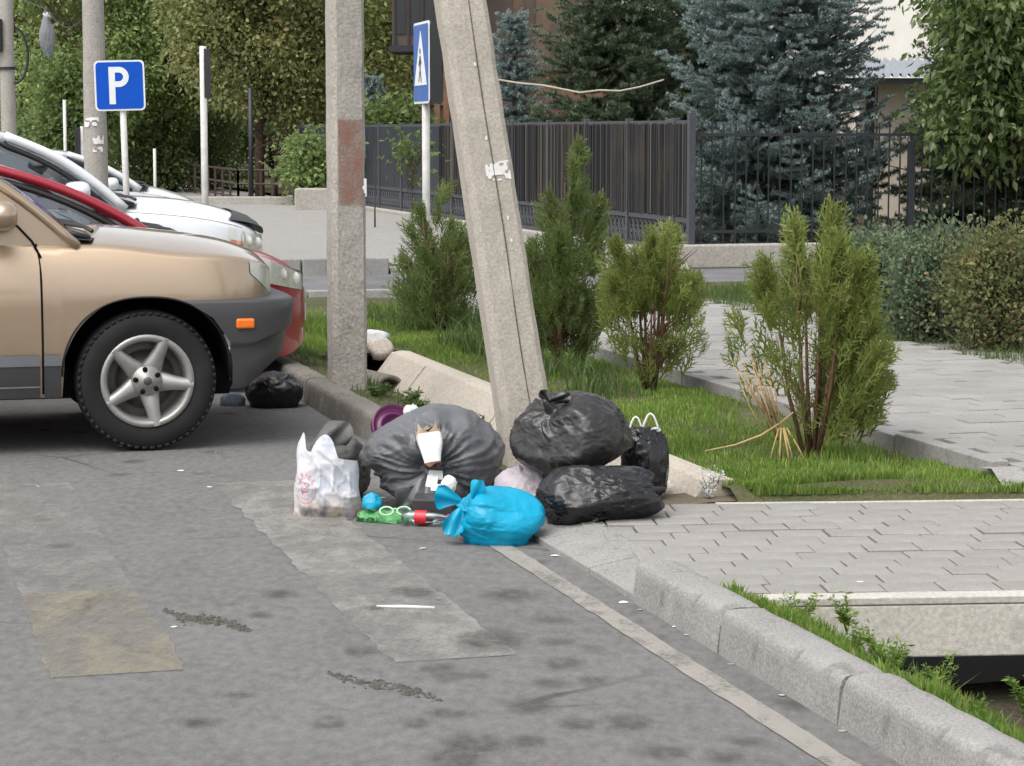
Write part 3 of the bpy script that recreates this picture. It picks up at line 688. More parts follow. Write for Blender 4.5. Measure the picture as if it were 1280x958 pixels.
# projecting bay on the left
xa, xb = A(490, 0, 50)[0], A(560, 0, 50)[0]
bx('bay', xa, xb, 4.0-.55, 7.5, 50, 52.2, M['brownpanel'])
bx('bay_base', xa-.04, xb+.04, 3.33, 3.46, 49.95, 52.2, M['ironblack'])
for k in range(4): x = xa+(xb-xa)*(k+.1)/4; bx('bay_mullion', x, x+.05, 3.46, 7.5, 49.955, 49.997, M['ironblack'])
for k in range(3): x = xa+(xb-xa)*(k+.1)/4; bx('bay_pane', x+.08, x+.26, 3.7, 7.3, 49.975, 49.99, M['windowglass'])
for x in (xa+.95, xb-.05): bx('bay_post', x-.06, x+.06, .1, 3.33, 50.1, 50.25, M['brick'])
for z in (1.2, 2.2): bx('bay_rail', xa+.95, xb, z, z+.07, 50.12, 50.2, M['brick'])

wh = empty('pale_building', A(1050, 200, 62)); wh.location.z = .1; tag(wh, 'large pale rendered building behind the spruces and the leafy tree', 'building')
def wb(name, x0, x1, z0, z1, y0, y1, mat, par=wh):
    o = MB().box(((x0+x1)/2, (y0+y1)/2, (z0+z1)/2), (x1-x0, y1-y0, z1-z0)).build(name, mat); o.parent = par; o.matrix_parent_inverse = Matrix.Translation(wh.location).inverted(); return o
x0, x1 = A(775, 0, 62)[0], A(1500, 0, 62)[0]
wb('wall', x0, x1, .1, 9, 62, 72, M['whitewall'])
for k in range(4):
    x = x0+1.2+k*3.6; wd = wb('window', x, x+1.4, 1.0, 2.6, 61.93, 61.997, M['beigewall']); wb('pane', x+.08, x+.66, 1.08, 2.52, 61.915, 61.935, M['windowglass'], wd); wb('pane', x+.74, x+1.32, 1.08, 2.52, 61.915, 61.935, M['windowglass'], wd)
# kiosk with corrugated roof
kx0, kx1 = A(1100, 0, 37)[0], A(1165, 0, 37)[0]
ki = empty('kiosk', (kx0, 37, .12)); tag(ki, 'small beige kiosk with corrugated metal canopy behind the iron fence', 'kiosk')
def kk(o): return kid(o, ki)
zt = A(1100, 100, 37)[2]
kk(MB().box(((kx0+kx1)/2+.3, 38, zt/2+.06), (kx1-kx0+.6, 2, zt-.12)).build('wall', M['beigewall']))
kk(MB().box((kx0-.12, 37.05, zt/2), (.13, .1, zt-.2)).build('door_frame', M['black']))
kk(MB().box((kx0-.75, 38.2, .6), (1.1, .06, 1.0)).build('low_panel', M['whitewall']))
ra, rb = A(1040, 0, 36.2)[0], A(1200, 0, 36.2)[0]
v = []; n = 90
for i in range(n):
    x = ra+(rb-ra)*i/(n-1); h = .06*(1 if (i//2) % 3 == 0 else 0)
    v += [(x, 36.2, zt+.02+h), (x, 38.6, zt+.34+h)]
kk(mesh_np('canopy_roof', v, grid(n, 2)[:, ::-1], M['roofmetal']))
kk(MB().box(((ra+rb)/2, 36.27, zt-.035), (rb-ra, .06, .09)).build('canopy_edge', M['black']))
for q in range(7):
    gx = A(1042+q*9, 0, 38)[0]; kk(MB().box((gx, 38.1, zt-.28), (.03, .03, .42)).build('grille_bar', M['signwhite']))
bgx = A(40, 0, 85)[0]
lb = empty('beige_building', (bgx-3, 85, .1)); tag(lb, 'beige building glimpsed behind the trees beyond the utility pole', 'building')
o = MB().box((bgx-3, 90, 5), (14, 10, 10)).build('wall', M['beigewall']); kid(o, lb)
for k in range(4):
    for z in (2, 5): o = kid(MB().box((bgx-8+k*3.2, 84.97, z+.9), (1.3, .05, 1.6)).build('window', M['windowglass']), lb)

# ------------------------------------------------------------------ vegetation builders
def rot_basis(dirs):
    d = dirs/np.linalg.norm(dirs, axis=1, keepdims=True); a = np.where(np.abs(d[:, 2:3]) > .9, np.array([[1., 0, 0]]), np.array([[0, 0, 1.]]))
    u = np.cross(a, d); u /= np.linalg.norm(u, axis=1, keepdims=True); return d, u, np.cross(d, u)
def leaves_mesh(name, pos, dirs, size, ratio, mat, parent, rng, loc):
    """pointed leaves: 4 vertices, 2 triangles folded along the midrib"""
    n = len(pos); d, u, b = rot_basis(dirs); ang = rng.uniform(0, 2*np.pi, (n, 1)); u2 = u*np.cos(ang)+b*np.sin(ang); b2 = np.cross(d, u2)
    L = size*rng.uniform(.65, 1.25, (n, 1)); W = L*ratio
    v = np.empty((n, 4, 3)); v[:, 0] = pos; v[:, 1] = pos+d*L*.45+u2*W+b2*W*.35; v[:, 2] = pos+d*L-b2*L*.1; v[:, 3] = pos+d*L*.45-u2*W+b2*W*.35
    i = np.arange(n)*4; f = np.concatenate([np.stack([i, i+1, i+2], 1), np.stack([i, i+2, i+3], 1)])
    return mesh_np(name, v.reshape(-1, 3), f, mat, parent, False, loc)
def needles_mesh(name, pos, dirs, L, W, mat, parent, rng):
    n = len(pos); d, u, b = rot_basis(dirs); L = L*rng.uniform(.7, 1.2, (n, 1))
    v = np.empty((n, 3, 3)); v[:, 0] = pos-u*W; v[:, 1] = pos+u*W; v[:, 2] = pos+d*L
    return mesh_np(name, v.reshape(-1, 3), np.arange(n*3).reshape(n, 3), mat, parent)
def spruce(loc, H, Rr, mat, seed, label, z0=.12, dens=1., L=.05, W=.0075, up=.35, zmax=99, group=None, pw=.8):
    rng = np.random.default_rng(seed); root = empty('spruce_tree', loc); tag(root, label, 'tree', group)
    MB().tube([(0, 0, -.05), (.02, 0, H*.5), (0, 0, H)], [.035*Rr+.05, .03*Rr+.02, .008], 8).build('trunk', M['bark'], root)
    bp = []; P_ = []; Dn = []; z = z0; br = MB()
    while z < H*.985:
        fr = 1-(z-z0)/(H-z0); nb = max(6, int(11*(.5+.5*fr))) ; lean = -.28+.75*(1-fr)
        for k in range(nb):
            a = 2*np.pi*(k+rng.uniform(-.3, .3))/nb+z*2.4; l = Rr*fr**pw*rng.uniform(.72, 1.1)+.06
            zz = z+rng.uniform(-.11, .11); out = np.array([math.cos(a), math.sin(a), 0]); sd_ = np.array([-out[1], out[0], 0])
            u = np.linspace(0, 1, 8); pts = out[None]*(u*l)[:, None]; pts[:, 2] = zz+l*(lean*u+up*u**2.6-.10*np.sin(u*np.pi))
            br.tube([tuple(p) for p in pts[::2]]+[tuple(pts[-1])], [.014*l+.004, .011*l+.003, .008*l+.002, .005*l+.002, .002], 4, False)
            if zz > zmax: step = .2
            else: step = .085/dens
            m = max(3, int(l/(step*1.6)))
            for uu in np.linspace(.12, 1., m):
                base = np.array([np.interp(uu, u, pts[:, c]) for c in range(3)]); tl = (l*.30*(1-uu)**.75+.13)*rng.uniform(.7, 1.25)
                for sgn in ((-1, 1) if uu < .97 else (0,)):
                    dr = out*(.75+.25*rng.random())+sd_*sgn*rng.uniform(.65, 1.05); dr[2] += rng.uniform(-.5, .35)+up*.6*uu; dr /= np.linalg.norm(dr)
                    ns = max(3, int(tl/(.032/dens**.5))); q = np.linspace(.08, 1, ns)[:, None]*tl
                    pt = base+dr*q; pt[:, 2] += up*.35*(q[:, 0]/max(tl, .01))**2*tl-.03*q[:, 0]
                    bp.append(pt); Dn.append(np.repeat(dr[None], ns, 0))
        z += (.145 if z < zmax else .38)*(1+.25*rng.random())*(.75+.5*fr)
    br.build('branch_frame', M['bark'], root)
    bp = np.concatenate(bp); Dn = np.concatenate(Dn); nn = 20
    pos = np.repeat(bp, nn, 0); ax = np.repeat(Dn, nn, 0)
    d, u, b = rot_basis(ax); an = rng.uniform(0, 2*np.pi, (len(pos), 1)); fw = rng.uniform(.15, .75, (len(pos), 1))
    dd = d*fw+(u*np.cos(an)+b*np.sin(an)); dd[:, 2] += .12
    pos = pos+d*rng.uniform(-.02, .02, (len(pos), 1))
    needles_mesh('crown', pos, dd, L, W, mat, root, rng)
    return root, len(pos)
def broadleaf(loc, H, blobs, mat, seed, label, nclump=300, per=45, size=.1, ratio=.32, trunk=.12, droop=.4, spread=.28, group=None, name='leafy_tree', lean=(0, 0), catg='tree'):
    rng = np.random.default_rng(seed); root = empty(name, loc); tag(root, label, catg, group)
    blobs = np.array(blobs, float); vol = blobs[:, 3]*blobs[:, 4]*blobs[:, 5]; cs = []
    for q, b in enumerate(blobs):
        m = max(6, int(nclump*vol[q]/vol.sum())); dv = rng.normal(size=(m*2, 3)); dv /= np.linalg.norm(dv, axis=1, keepdims=True)
        rr = rng.uniform(.35, 1, (m*2, 1))**.55; pts = b[:3]+dv*rr*b[3:6]
        keep = vnoise(pts*.9+seed, seed) > -.28; cs.append(pts[keep][:m])
    cs = np.concatenate(cs)
    tr = MB(); top = blobs[:, :3].mean(0)
    tr.tube([(0, 0, -.1), (lean[0]*.3, lean[1]*.3, H*.25), (top[0]*.6, top[1]*.6, H*.5), (top[0], top[1], H*.85)], [trunk, trunk*.85, trunk*.6, trunk*.2], 9)
    tr.build('trunk', M['bark'], root, True)
    lm = MB()
    for c in cs[rng.choice(len(cs), min(len(cs), 60), replace=False)]:
        a = np.array([top[0]*.5, top[1]*.5, min(H*.5, max(H*.2, c[2]*.6))]); mid = (a+c)/2+rng.normal(size=3)*.12; mid[2] -= .1
        lm.tube([tuple(a), tuple(mid), tuple(c)], [trunk*.3, trunk*.16, .008], 5, False)
    lm.build('limb', M['bark'], root, True)
    n = len(cs)*per; ce = np.repeat(cs, per, 0); off = rng.normal(size=(n, 3))*spread*np.array([1, 1, .8]); pos = ce+off
    dr = off/ (np.linalg.norm(off, axis=1, keepdims=True)+1e-6)*.7+rng.normal(size=(n, 3))*.55; dr[:, 2] -= droop
    leaves_mesh('crown', pos, dr, size, ratio, mat, root, rng, None)
    return root
def spray_template(rng):
    """a flat fan of scale leaves, in the x-z plane growing along +z, as thin triangles"""
    tr = []
    def ax(p, d, l, w_, lev):
        d = d/np.linalg.norm(d); nrm = np.array([d[2], 0, -d[0]]); tr.append([p-nrm*w_, p+nrm*w_, p+d*l])
        if lev == 0: return
        m = 5 if lev == 2 else 4
        for i in range(m):
            sg = 1 if i % 2 else -1; q = p+d*l*(.15+.75*i/m); an = sg*rng.uniform(.45, .8); ca, sa = math.cos(an), math.sin(an)
            ax(q, np.array([d[0]*ca+d[2]*sa, 0, -d[0]*sa+d[2]*ca]), l*(.62-.35*i/m), w_*.85, lev-1)
    ax(np.zeros(3), np.array([0., 0, 1]), 1., .036, 2); return np.array(tr)
SPR = [spray_template(np.random.default_rng(k)) for k in range(4)]
def thuja(loc, H, Rx, mat, seed, label, n=1100, zlow=.12, gap=None, shape=None, lean=0., sp=.17, lx=0., stems=9, plumes=10):
    rng = np.random.default_rng(seed); root = empty('thuja_shrub', loc); tag(root, label, 'shrub')
    prof = shape or [(0, .45), (.12, .8), (.3, 1), (.55, .85), (.75, .6), (.9, .3), (1, .06)]
    pz, pr = zip(*prof)
    for k in range(stems):
        a = rng.uniform(0, 6.28); rr = Rx*rng.uniform(.15, .7); h = H*rng.uniform(.55, .92)
        st_ = MB().tube([(math.cos(a)*rr*.12, math.sin(a)*rr*.12, -.03), (math.cos(a)*rr*.5, math.sin(a)*rr*.5, h*.4), (math.cos(a)*rr*.8+lean*h, math.sin(a)*rr*.8, h)], [.013, .009, .003], 5)
        for j in range(7):
            u = rng.uniform(.15, .9); b0 = np.array([math.cos(a)*rr*(.2+.6*u), math.sin(a)*rr*(.2+.6*u), h*u]); a2 = a+rng.normal()*.9
            l = rng.uniform(.08, .22); st_.tube([tuple(b0), (b0[0]+math.cos(a2)*l, b0[1]+math.sin(a2)*l, b0[2]+l*.8)], [.005, .002], 4, False)
        st_.build('stem', M['stem'], root, True)
    V = []; cnt = 0
    # upright plumes, each with its own axis and tip, so that the outline is broken
    npl = plumes; pls = []
    for k in range(npl):
        a = 2.4*k+rng.uniform(-.4, .4); q = (k+.3)/npl; rr = Rx*.80*math.sqrt(q)*rng.uniform(.8, 1.1); hh = H*(1-.52*q**1.1)*rng.uniform(.88, 1.04); pls.append((a, rr, hh if k else H))
    while cnt < n:
        k = int(rng.integers(npl)); a0, rr, hh = pls[k]; u = zlow+(1-zlow)*rng.random()**.85
        pr_ = Rx*(.40*math.sin(min(1, u*1.15)*math.pi)**.6*(1-u)**.35+.05); b0 = rng.uniform(0, 6.28); rd = pr_*math.sqrt(rng.random())
        bend = rr*(.35+.65*u**.6)
        p = np.array([math.cos(a0)*bend+math.cos(b0)*rd+lean*u*hh+lx*(1-u), math.sin(a0)*bend+math.sin(b0)*rd, u*hh]); a = math.atan2(p[1], p[0]+1e-6)
        if gap is not None and gap(p, rng): continue
        if vnoise((p*6+seed)[None], seed)[0] < -.30: continue
        T = SPR[cnt % 4]*sp*rng.uniform(.6, 1.25)
        yaw = rng.uniform(0, 6.28); ti = rng.uniform(.1, .75)
        ca, sa = math.cos(yaw), math.sin(yaw); T = T @ np.array([[ca, sa, 0], [-sa, ca, 0], [0, 0, 1]])
        ct, s_ = math.cos(ti), math.sin(ti); ox, oy = math.cos(a), math.sin(a)
        z_ = T[..., 2].copy(); h_ = T[..., 0]*ox+T[..., 1]*oy; dh = h_*(ct-1)+z_*s_; T[..., 2] = z_*ct-h_*s_; T[..., 0] += dh*ox; T[..., 1] += dh*oy
        T = T+rng.normal(size=T.shape)*.0015
        V.append((T+p).reshape(-1, 3)); cnt += 1
    V = np.concatenate(V); mesh_np('foliage', V, np.arange(len(V)).reshape(-1, 3), mat, root)
    return root

# conifers behind the fences
q = A(972, 310, 31.6); spruce((q[0], q[1], .1), 9.0, 1.62, M['spruce_blue'], 1, 'large blue spruce with dense silvery branches behind the iron fence', dens=1.0, zmax=3.6, L=.050, W=.0095, up=.30, pw=.62)
q = A(768, 300, 37); spruce((q[0], q[1], .1), 8.5, 1.5, M['spruce_dark'], 2, 'dark green spruce between the small blue spruce and the drooping dark spruce', dens=.8, zmax=4.0, L=.07, W=.010, up=.25)
q = A(868, 300, 39); spruce((q[0], q[1], .1), 8.2, 1.9, M['spruce_dark'], 3, 'dark green drooping spruce beside the large blue spruce', dens=.8, zmax=4.0, L=.07, W=.010, up=.16)
q = A(642, 300, 42); spruce((q[0], q[1], .1), 3.7, 1.0, M['spruce_blue'], 4, 'small pointed blue spruce in front of the brown house', dens=.95, L=.055, W=.009, up=.35)
q = A(466, 300, 51); spruce((q[0], q[1], .1), 2.7, .75, M['spruce_blue'], 5, 'young blue spruce low behind the crossing sign', dens=.8, L=.06, W=.010, up=.35)
q = A(1225, 300, 31.0); spruce((q[0], q[1], .1), 4.4, 1.55, M['spruce_dark'], 6, 'dark low spruce under the leafy tree behind the iron fence', dens=.8, L=.07, W=.010, up=.1)
# leafy trees
q = A(1236, 300, 30.5)
broadleaf((q[0], q[1], .1), 6, [(-.1, -1.3, 3.0, 1.25, 1.1, 1.35), (.9, -1.2, 3.4, 1.3, 1.2, 1.7), (.2, -.8, 4.6, 1.5, 1.4, 1.2), (-.35, -1.5, 1.9, .75, .7, .85), (.7, -1.5, 1.75, .8, .7, .7), (-.85, -1.2, 3.5, .6, .7, .5), (-.75, -1.5, 2.5, .6, .6, .9), (1.3, -1.4, 2.0, .9, .7, .9)],
          M['leaf_glossy'], 21, 'leafy tree with pointed drooping leaves hanging over the iron fence', 760, 46, .14, .24, .11, .75, .20)
def lt(px, Y, H, blobs, mat, seed, label, nc=300, per=45, size=.12, **kw):
    q = A(px, 260, Y); return broadleaf((q[0], q[1], .1), H, blobs, mat, seed, label, nc, per, size, group='trees beyond the pavement', **kw)
lt(325, 54, 6, [(0, 0, 3.4, 2.0, 1.4, 1.6), (.5, -.3, 5.0, 1.9, 1.4, 1.3), (-.9, 0, 4.6, 1.5, 1.2, 1.3), (.9, -.2, 2.4, .9, .9, .9)], M['leaf_olive'], 31, 'olive brown leafy tree standing behind the brown railing', 460, 52, .125, spread=.25)
lt(215, 60, 6, [(0, 0, 3.2, 2.0, 1.4, 1.6), (.2, 0, 5.2, 1.9, 1.4, 1.5)], M['leaf_green'], 32, 'green leafy tree behind the parking sign', 360, 50, .125)
lt(120, 58, 6, [(0, 0, 3.3, 1.9, 1.4, 1.7), (-.2, 0, 5.3, 1.9, 1.4, 1.5)], M['leaf_green'], 33, 'green leafy tree behind the utility pole with white marks', 360, 50, .125)
lt(20, 66, 6, [(0, 0, 3.0, 2.2, 1.4, 1.7), (.3, 0, 5.2, 2.0, 1.4, 1.5)], M['leaf_olive'], 34, 'yellowish leafy tree beyond the pole with black cable box', 300, 40, .16)
lt(440, 64, 6, [(0, 0, 3.2, 1.7, 1.4, 1.8), (.1, 0, 5.2, 1.8, 1.4, 1.5)], M['leaf_olive'], 35, 'olive tree seen between the upright pole and the crossing sign', 280, 40, .15)
lt(395, 58, 6, [(0, 0, 3.2, 1.2, 1.2, 2.0), (0, 0, 5.2, 1.5, 1.2, 1.3)], M['leaf_green'], 36, 'narrow green tree behind the upright concrete pole', 230, 40, .14)
for i, px in enumerate(range(-20, 560, 72)):
    lt(px, 74+(i % 3)*2.5, 7, [(0, 0, 2.2, 2.0, 1.2, 1.8), (0, 0, 4.8, 2.2, 1.3, 2.0), (.4, 0, 6.8, 2.1, 1.3, 1.2)], M['leaf_dark'], 40+i, 'dark leafy tree in the far row behind the other trees', 230, 36, .2, spread=.34)
# dark hedge shrubs under them
for i, (px, Y, rx, h, m_, lab) in enumerate(((195, 60, 1.2, 1.0, 'leaf_dark', 'dark shrub behind the hood of the white saloon'), (262, 62, 1.5, 1.2, 'leaf_dark', 'dark shrub behind the thin signless post'), (345, 57, 1.4, 1.1, 'leaf_dark', 'dark shrub behind the brown railing beside the dark fence'),
                                            (392, 49, .55, .75, 'leaf_green', 'green shrub growing in the planter wall by the dark fence'), (485, 47, 1.0, 1.1, 'fern', 'pale feathery shrub above the dark fence behind the crossing sign'), (110, 50, .9, 1.6, 'fern', 'feathery green shrub beside the utility pole with white marks'), (60, 62, 1.8, 1.2, 'leaf_dark', 'dark shrub behind the roof of the white cars'))):
    q = A(px, 260, Y); broadleaf((q[0], q[1], .1), h*1.6, [(0, 0, h, rx, rx*.7, h*.95)], M[m_], 60+i, lab, int(90*rx*h)+40, 40, .12 if m_ != 'fern' else .14, trunk=.05, spread=.2, name='shrub', catg='shrub')

for (px, py, Y, rx, h, lab) in ((468, 175, 37.5, .35, .55, 'sparse climbing vine hanging down the dark fence beside the upright pole'), (515, 190, 36, .3, .4, 'pale leafy vine on the dark fence beside the crossing sign post')):
    c = A(px, py, Y); broadleaf((c[0], c[1]-.0, .1), c[2], [(0, 0, c[2]-.1, rx, .15, h)], M['fern'], 300+px, lab, 20, 9, .12, .28, .015, .5, .12, name='climbing_vine', catg='vine')
# thujas in the bed
S = lambda s, t: K(s, t, bed_z(s, t)-.01)
def gap3(p, rng): return (p[2] < .62 and p[0] < .04 and p[1] < .5 and rng.random() < .86) or (p[2] < .22 and rng.random() < .5)
thuja(S(2.45, 1.71), 1.13, .42, M['thuja'], 101, 'yellow green thuja with bare lower stems and a broken dry branch', 980, .06, gap3, [(0, .5), (.1, .95), (.3, 1.05), (.5, .86), (.7, .55), (.88, .30), (1, .10)], 0.0, .15, .06)
def gap2(p, rng): return p[2] < .42 and rng.random() < .8
thuja(S(5.2, 1.86), 1.04, .36, M['thuja'], 102, 'upright thuja with several plumes and reddish bare stems', 880, .1, gap2, [(0, .3), (.2, .6), (.45, 1), (.7, .95), (.85, .75), (.95, .5), (1, .2)], .0, .15)
thuja(S(6.55, 1.72), 1.36, .36, M['thuja_dark'], 103, 'tallest thuja, its narrow tip rising before the reed fence', 1200, .04, None, [(0, .7), (.2, 1), (.4, 1), (.6, .66), (.75, .48), (.9, .40), (1, .2)], .02, .15)
thuja(S(9.5, 1.66), 1.02, .38, M['thuja_dark'], 104, 'loose wide thuja at the foot of the crossing sign', 620, .05, None, [(0, .7), (.2, 1), (.45, .95), (.7, .65), (.9, .35), (1, .15)], -.03, .17)
# the broken dry branch
q = S(2.33, 1.50); m = MB()
m.tube([(0, 0, .02), (.0, -.02, .12), (-.01, -.03, .2), (.05, -.05, .255)], [.007, .006, .006, .004], 5)
m.tube([(-.01, -.03, .2), (-.1, -.07, .15), (-.22, -.1, .11), (-.36, -.12, .085)], [.006, .0055, .005, .003], 5)
for k in range(14):
    a = random.uniform(-.6, .3); x = random.uniform(-.2, .02); m.tube([(x*.3, -.02, .15+random.uniform(-.05, .08)), (x*.7-.03, -.02+a*.08, .28+random.uniform(0, .1)), (x-.06, a*.1, .40+random.uniform(0, .16))], [.005, .004, .002], 4)
for k in range(8):
    x = random.uniform(-.05, .08); m.tube([(x*.3, -.03, .18), (x, -.06, .09), (x*1.5, -.08, .01)], [.005, .004, .002], 4)
tag(m.build('dry_branch', M['dry'], None, True, (q[0], q[1], q[2]-.01)), 'broken pale dry branch hanging from the foot of the thuja', 'branch')
# hedge beyond the path
for i, (s, t, rx, h, mt, lab) in enumerate(((8.3, 4.72, .30, .78, 'leaf_hedge', 'grey green hedge bush at the end next to the thuja'), (7.5, 4.80, .32, .80, 'leaf_hedge', 'second grey green hedge bush from the iron fence end'), (6.75, 4.92, .33, .80, 'leaf_hedge_y', 'yellowing hedge bush between grey green ones'),
                                          (6.0, 4.82, .34, .82, 'leaf_hedge', 'bushy grey green hedge bush touching the path edge'), (5.3, 5.05, .34, .92, 'leaf_hedge_y', 'tall yellowing hedge bush with a pointed top'), (4.6, 4.95, .34, .82, 'leaf_hedge', 'grey green hedge bush past the tall yellowing one'), (3.9, 5.05, .35, .8, 'leaf_hedge_y', 'yellowing hedge bush at the near end of the hedge'))):
    q = K(s, t, .1)
    broadleaf(q, h*1.1, [(0, 0, h*.5, rx, rx, h*.55), (.08, 0, h*.85, rx*.5, rx*.5, h*.32), (-.14, .05, h*.75, rx*.45, rx*.5, h*.32)], M[mt], 80+i, lab, 170, 44, .040, .30, .02, -.35, .085, group='hedge bushes beyond the path', name='hedge_bush', catg='bush')

# grass: blades in one mesh per bed
def grass(name, n, sampler, hlo, hhi, mat, seed, wid=.0035, lean=.35):
    rng = np.random.default_rng(seed); pos = sampler(n, rng); n = len(pos)
    h = rng.uniform(hlo, hhi, n)*(.75+.45*(fbm(pos*[4, 4, 0], seed, 2))); h = np.clip(h, hlo*.4, None); a = rng.uniform(0, 6.28, n); l = rng.uniform(0, lean, n)*h; b = rng.uniform(0, 6.28, n)
    sx, sy = np.cos(a)*wid, np.sin(a)*wid; ox, oy = np.cos(b)*l, np.sin(b)*l; z0 = np.zeros(n)
    v = np.empty((n, 5, 3)); side = np.stack([sx, sy, z0], 1)
    mid = pos+np.stack([ox*.35, oy*.35, h*.6], 1); v[:, 0] = pos-side; v[:, 1] = pos+side; v[:, 2] = mid-side*.8; v[:, 3] = mid+side*.8; v[:, 4] = pos+np.stack([ox*1.4, oy*1.4, h], 1)
    i = np.arange(n)*5; f = np.concatenate([np.stack([i, i+1, i+3], 1), np.stack([i, i+3, i+2], 1), np.stack([i+2, i+3, i+4], 1)])
    o = mesh_np(name, v.reshape(-1, 3), f, mat); return o
def st_sampler(s0, s1, t0, t1, zf, dens=None, bias=1.):
    def f(n, rng):
        s = s0+(s1-s0)*rng.random(n)**bias; t = rng.uniform(t0, t1, n)
        if dens is not None: k = rng.random(n) < dens(s, t); s, t = s[k], t[k]
        xy = K0[None]+s[:, None]*D[None]+t[:, None]*N[None]; return np.concatenate([xy, zf(s, t)[:, None]], 1)
    return f
zb = lambda s, t: .113+.012*np.sin(s*1.7)+.01*np.sin(t*5)
def patchy(s, t): return np.clip(.68+1.2*vnoise(np.stack([s*1.6, t*2.6, s*0], 1), 9), .12, 1)*np.where((t > 2.0) & (s > 2.2) & (s < 4.5), .25, 1)
tag(grass('grass', 46000, st_sampler(1.62, 12, 1.06, 2.18, zb, patchy, 1.5), .018, .06, M['grass'], 1), 'short bright green grass around the thujas', 'grass', kind='stuff')
o = grass('grass', 26000, st_sampler(1.25, 2.1, 1.0, 2.3, lambda s, t: .09+0*s, lambda s, t: ((s+.2*(t-.7) > 1.655) & ((t > 1.08) | (s > 1.75)))*np.clip(.8+1.0*vnoise(np.stack([s*2.5, t*3, s*0], 1), 8), .35, 1)), .02, .06, M['grass'], 12); tag(o, 'green grass along the back edge of the paved deck', 'grass', kind='stuff')
tag(grass('grass', 9000, st_sampler(2.6, 13.4, .16, .55, lambda s, t: .10-.35*np.clip(t-.4, 0, 1)+0*s, lambda s, t: np.clip(.45+.9*vnoise(np.stack([s*1.1, t*3, s*0], 1), 4), .05, 1)), .03, .08, M['weed'], 2), 'thin grass and weeds between far kerb and channel', 'grass', kind='stuff')
tag(grass('grass', 34000, st_sampler(-5, -.42, .15, .66, lambda s, t: .10-.9*np.clip(t-.2, 0, 1)*.72, lambda s, t: np.clip(.6+.9*vnoise(np.stack([s*2, t*4, s*0], 1), 6), .1, 1)), .03, .085, M['grass'], 3, .004), 'green grass growing behind the near kerb', 'grass', kind='stuff')
tag(grass('long_grass', 2600, st_sampler(-5, -.5, .25, .7, lambda s, t: .06-.72*np.clip(t-.2, 0, 1)), .07, .17, M['weed'], 33, .004, .8), 'longer arching grass at the ditch edge behind the near kerb', 'grass', kind='stuff')
tag(grass('grass', 16000, st_sampler(3.2, 13.5, 4.42, 5.7, lambda s, t: .11+0*s), .03, .13, M['weed'], 4, .005), 'rough grass and weeds under the hedge', 'grass', kind='stuff')
tag(grass('long_grass', 5000, st_sampler(4.5, 11, 1.35, 2.15, zb, lambda s, t: np.clip(.2+1.2*vnoise(np.stack([s*1.6, t*2, s*0], 1), 19), 0, 1)), .12, .26, M['weed'], 5, .005, .7), 'longer arching grass at the feet of the thujas', 'grass', kind='stuff')
tag(grass('grass', 9000, st_sampler(8.3, 13.4, .5, 1.1, lambda s, t: .09+0*s), .03, .09, M['grass'], 14), 'green grass between the upright pole and the side road', 'grass', kind='stuff')
# leafy weeds by the near ditch
def weeds(name, spots, label, mat, size, seed, hs=(.10, .2), ratio=.15):
    rng = np.random.default_rng(seed)
    for i, (s, t, z) in enumerate(spots):
        root = empty(name, K(s, t, z)); tag(root, label, 'weed', 'weeds: '+label); st_ = MB(); pos = []; dr = []
        for k in range(7):
            a = rng.uniform(0, 6.28); h = rng.uniform(*hs); tip = np.array([math.cos(a)*h*.5, math.sin(a)*h*.5, h]); st_.tube([(0, 0, -.02), tuple(tip*[.4, .4, .55]), tuple(tip)], [.003, .0025, .001], 4, False)
            for u in np.linspace(.25, 1, 11):
                p = tip*[u**1.3, u**1.3, u]
                for w_ in range(3): pos.append(p+rng.normal(size=3)*.004); dr.append([rng.normal(), rng.normal(), rng.uniform(-.1, .9)])
        st_.build('stem', M['weed'], root); leaves_mesh('foliage', np.array(pos), np.array(dr), size, ratio, mat, root, rng, None)
weeds('weed_plant', [(-.5-.13*i+random.uniform(-.04, .04), .36+random.uniform(-.08, .2), .0+random.uniform(-.06, .02)) for i in range(17)], 'small leafy weed growing between the near kerb and the ditch', M['grass'], .024, 5, (.05, .12))
weeds('weed_plant', [(3.0+.42*i, .33+random.uniform(-.06, .12), .07) for i in range(7)], 'small leafy weed at the edge of the pale channel slabs', M['weed'], .04, 6, (.05, .11))
weeds('weed_plant', [(-1.1-.2*i, 1.1+random.uniform(-.08, .05), -.12) for i in range(5)], 'weed with long stalks hanging into the dark ditch', M['grass'], .026, 7, (.08, .18))

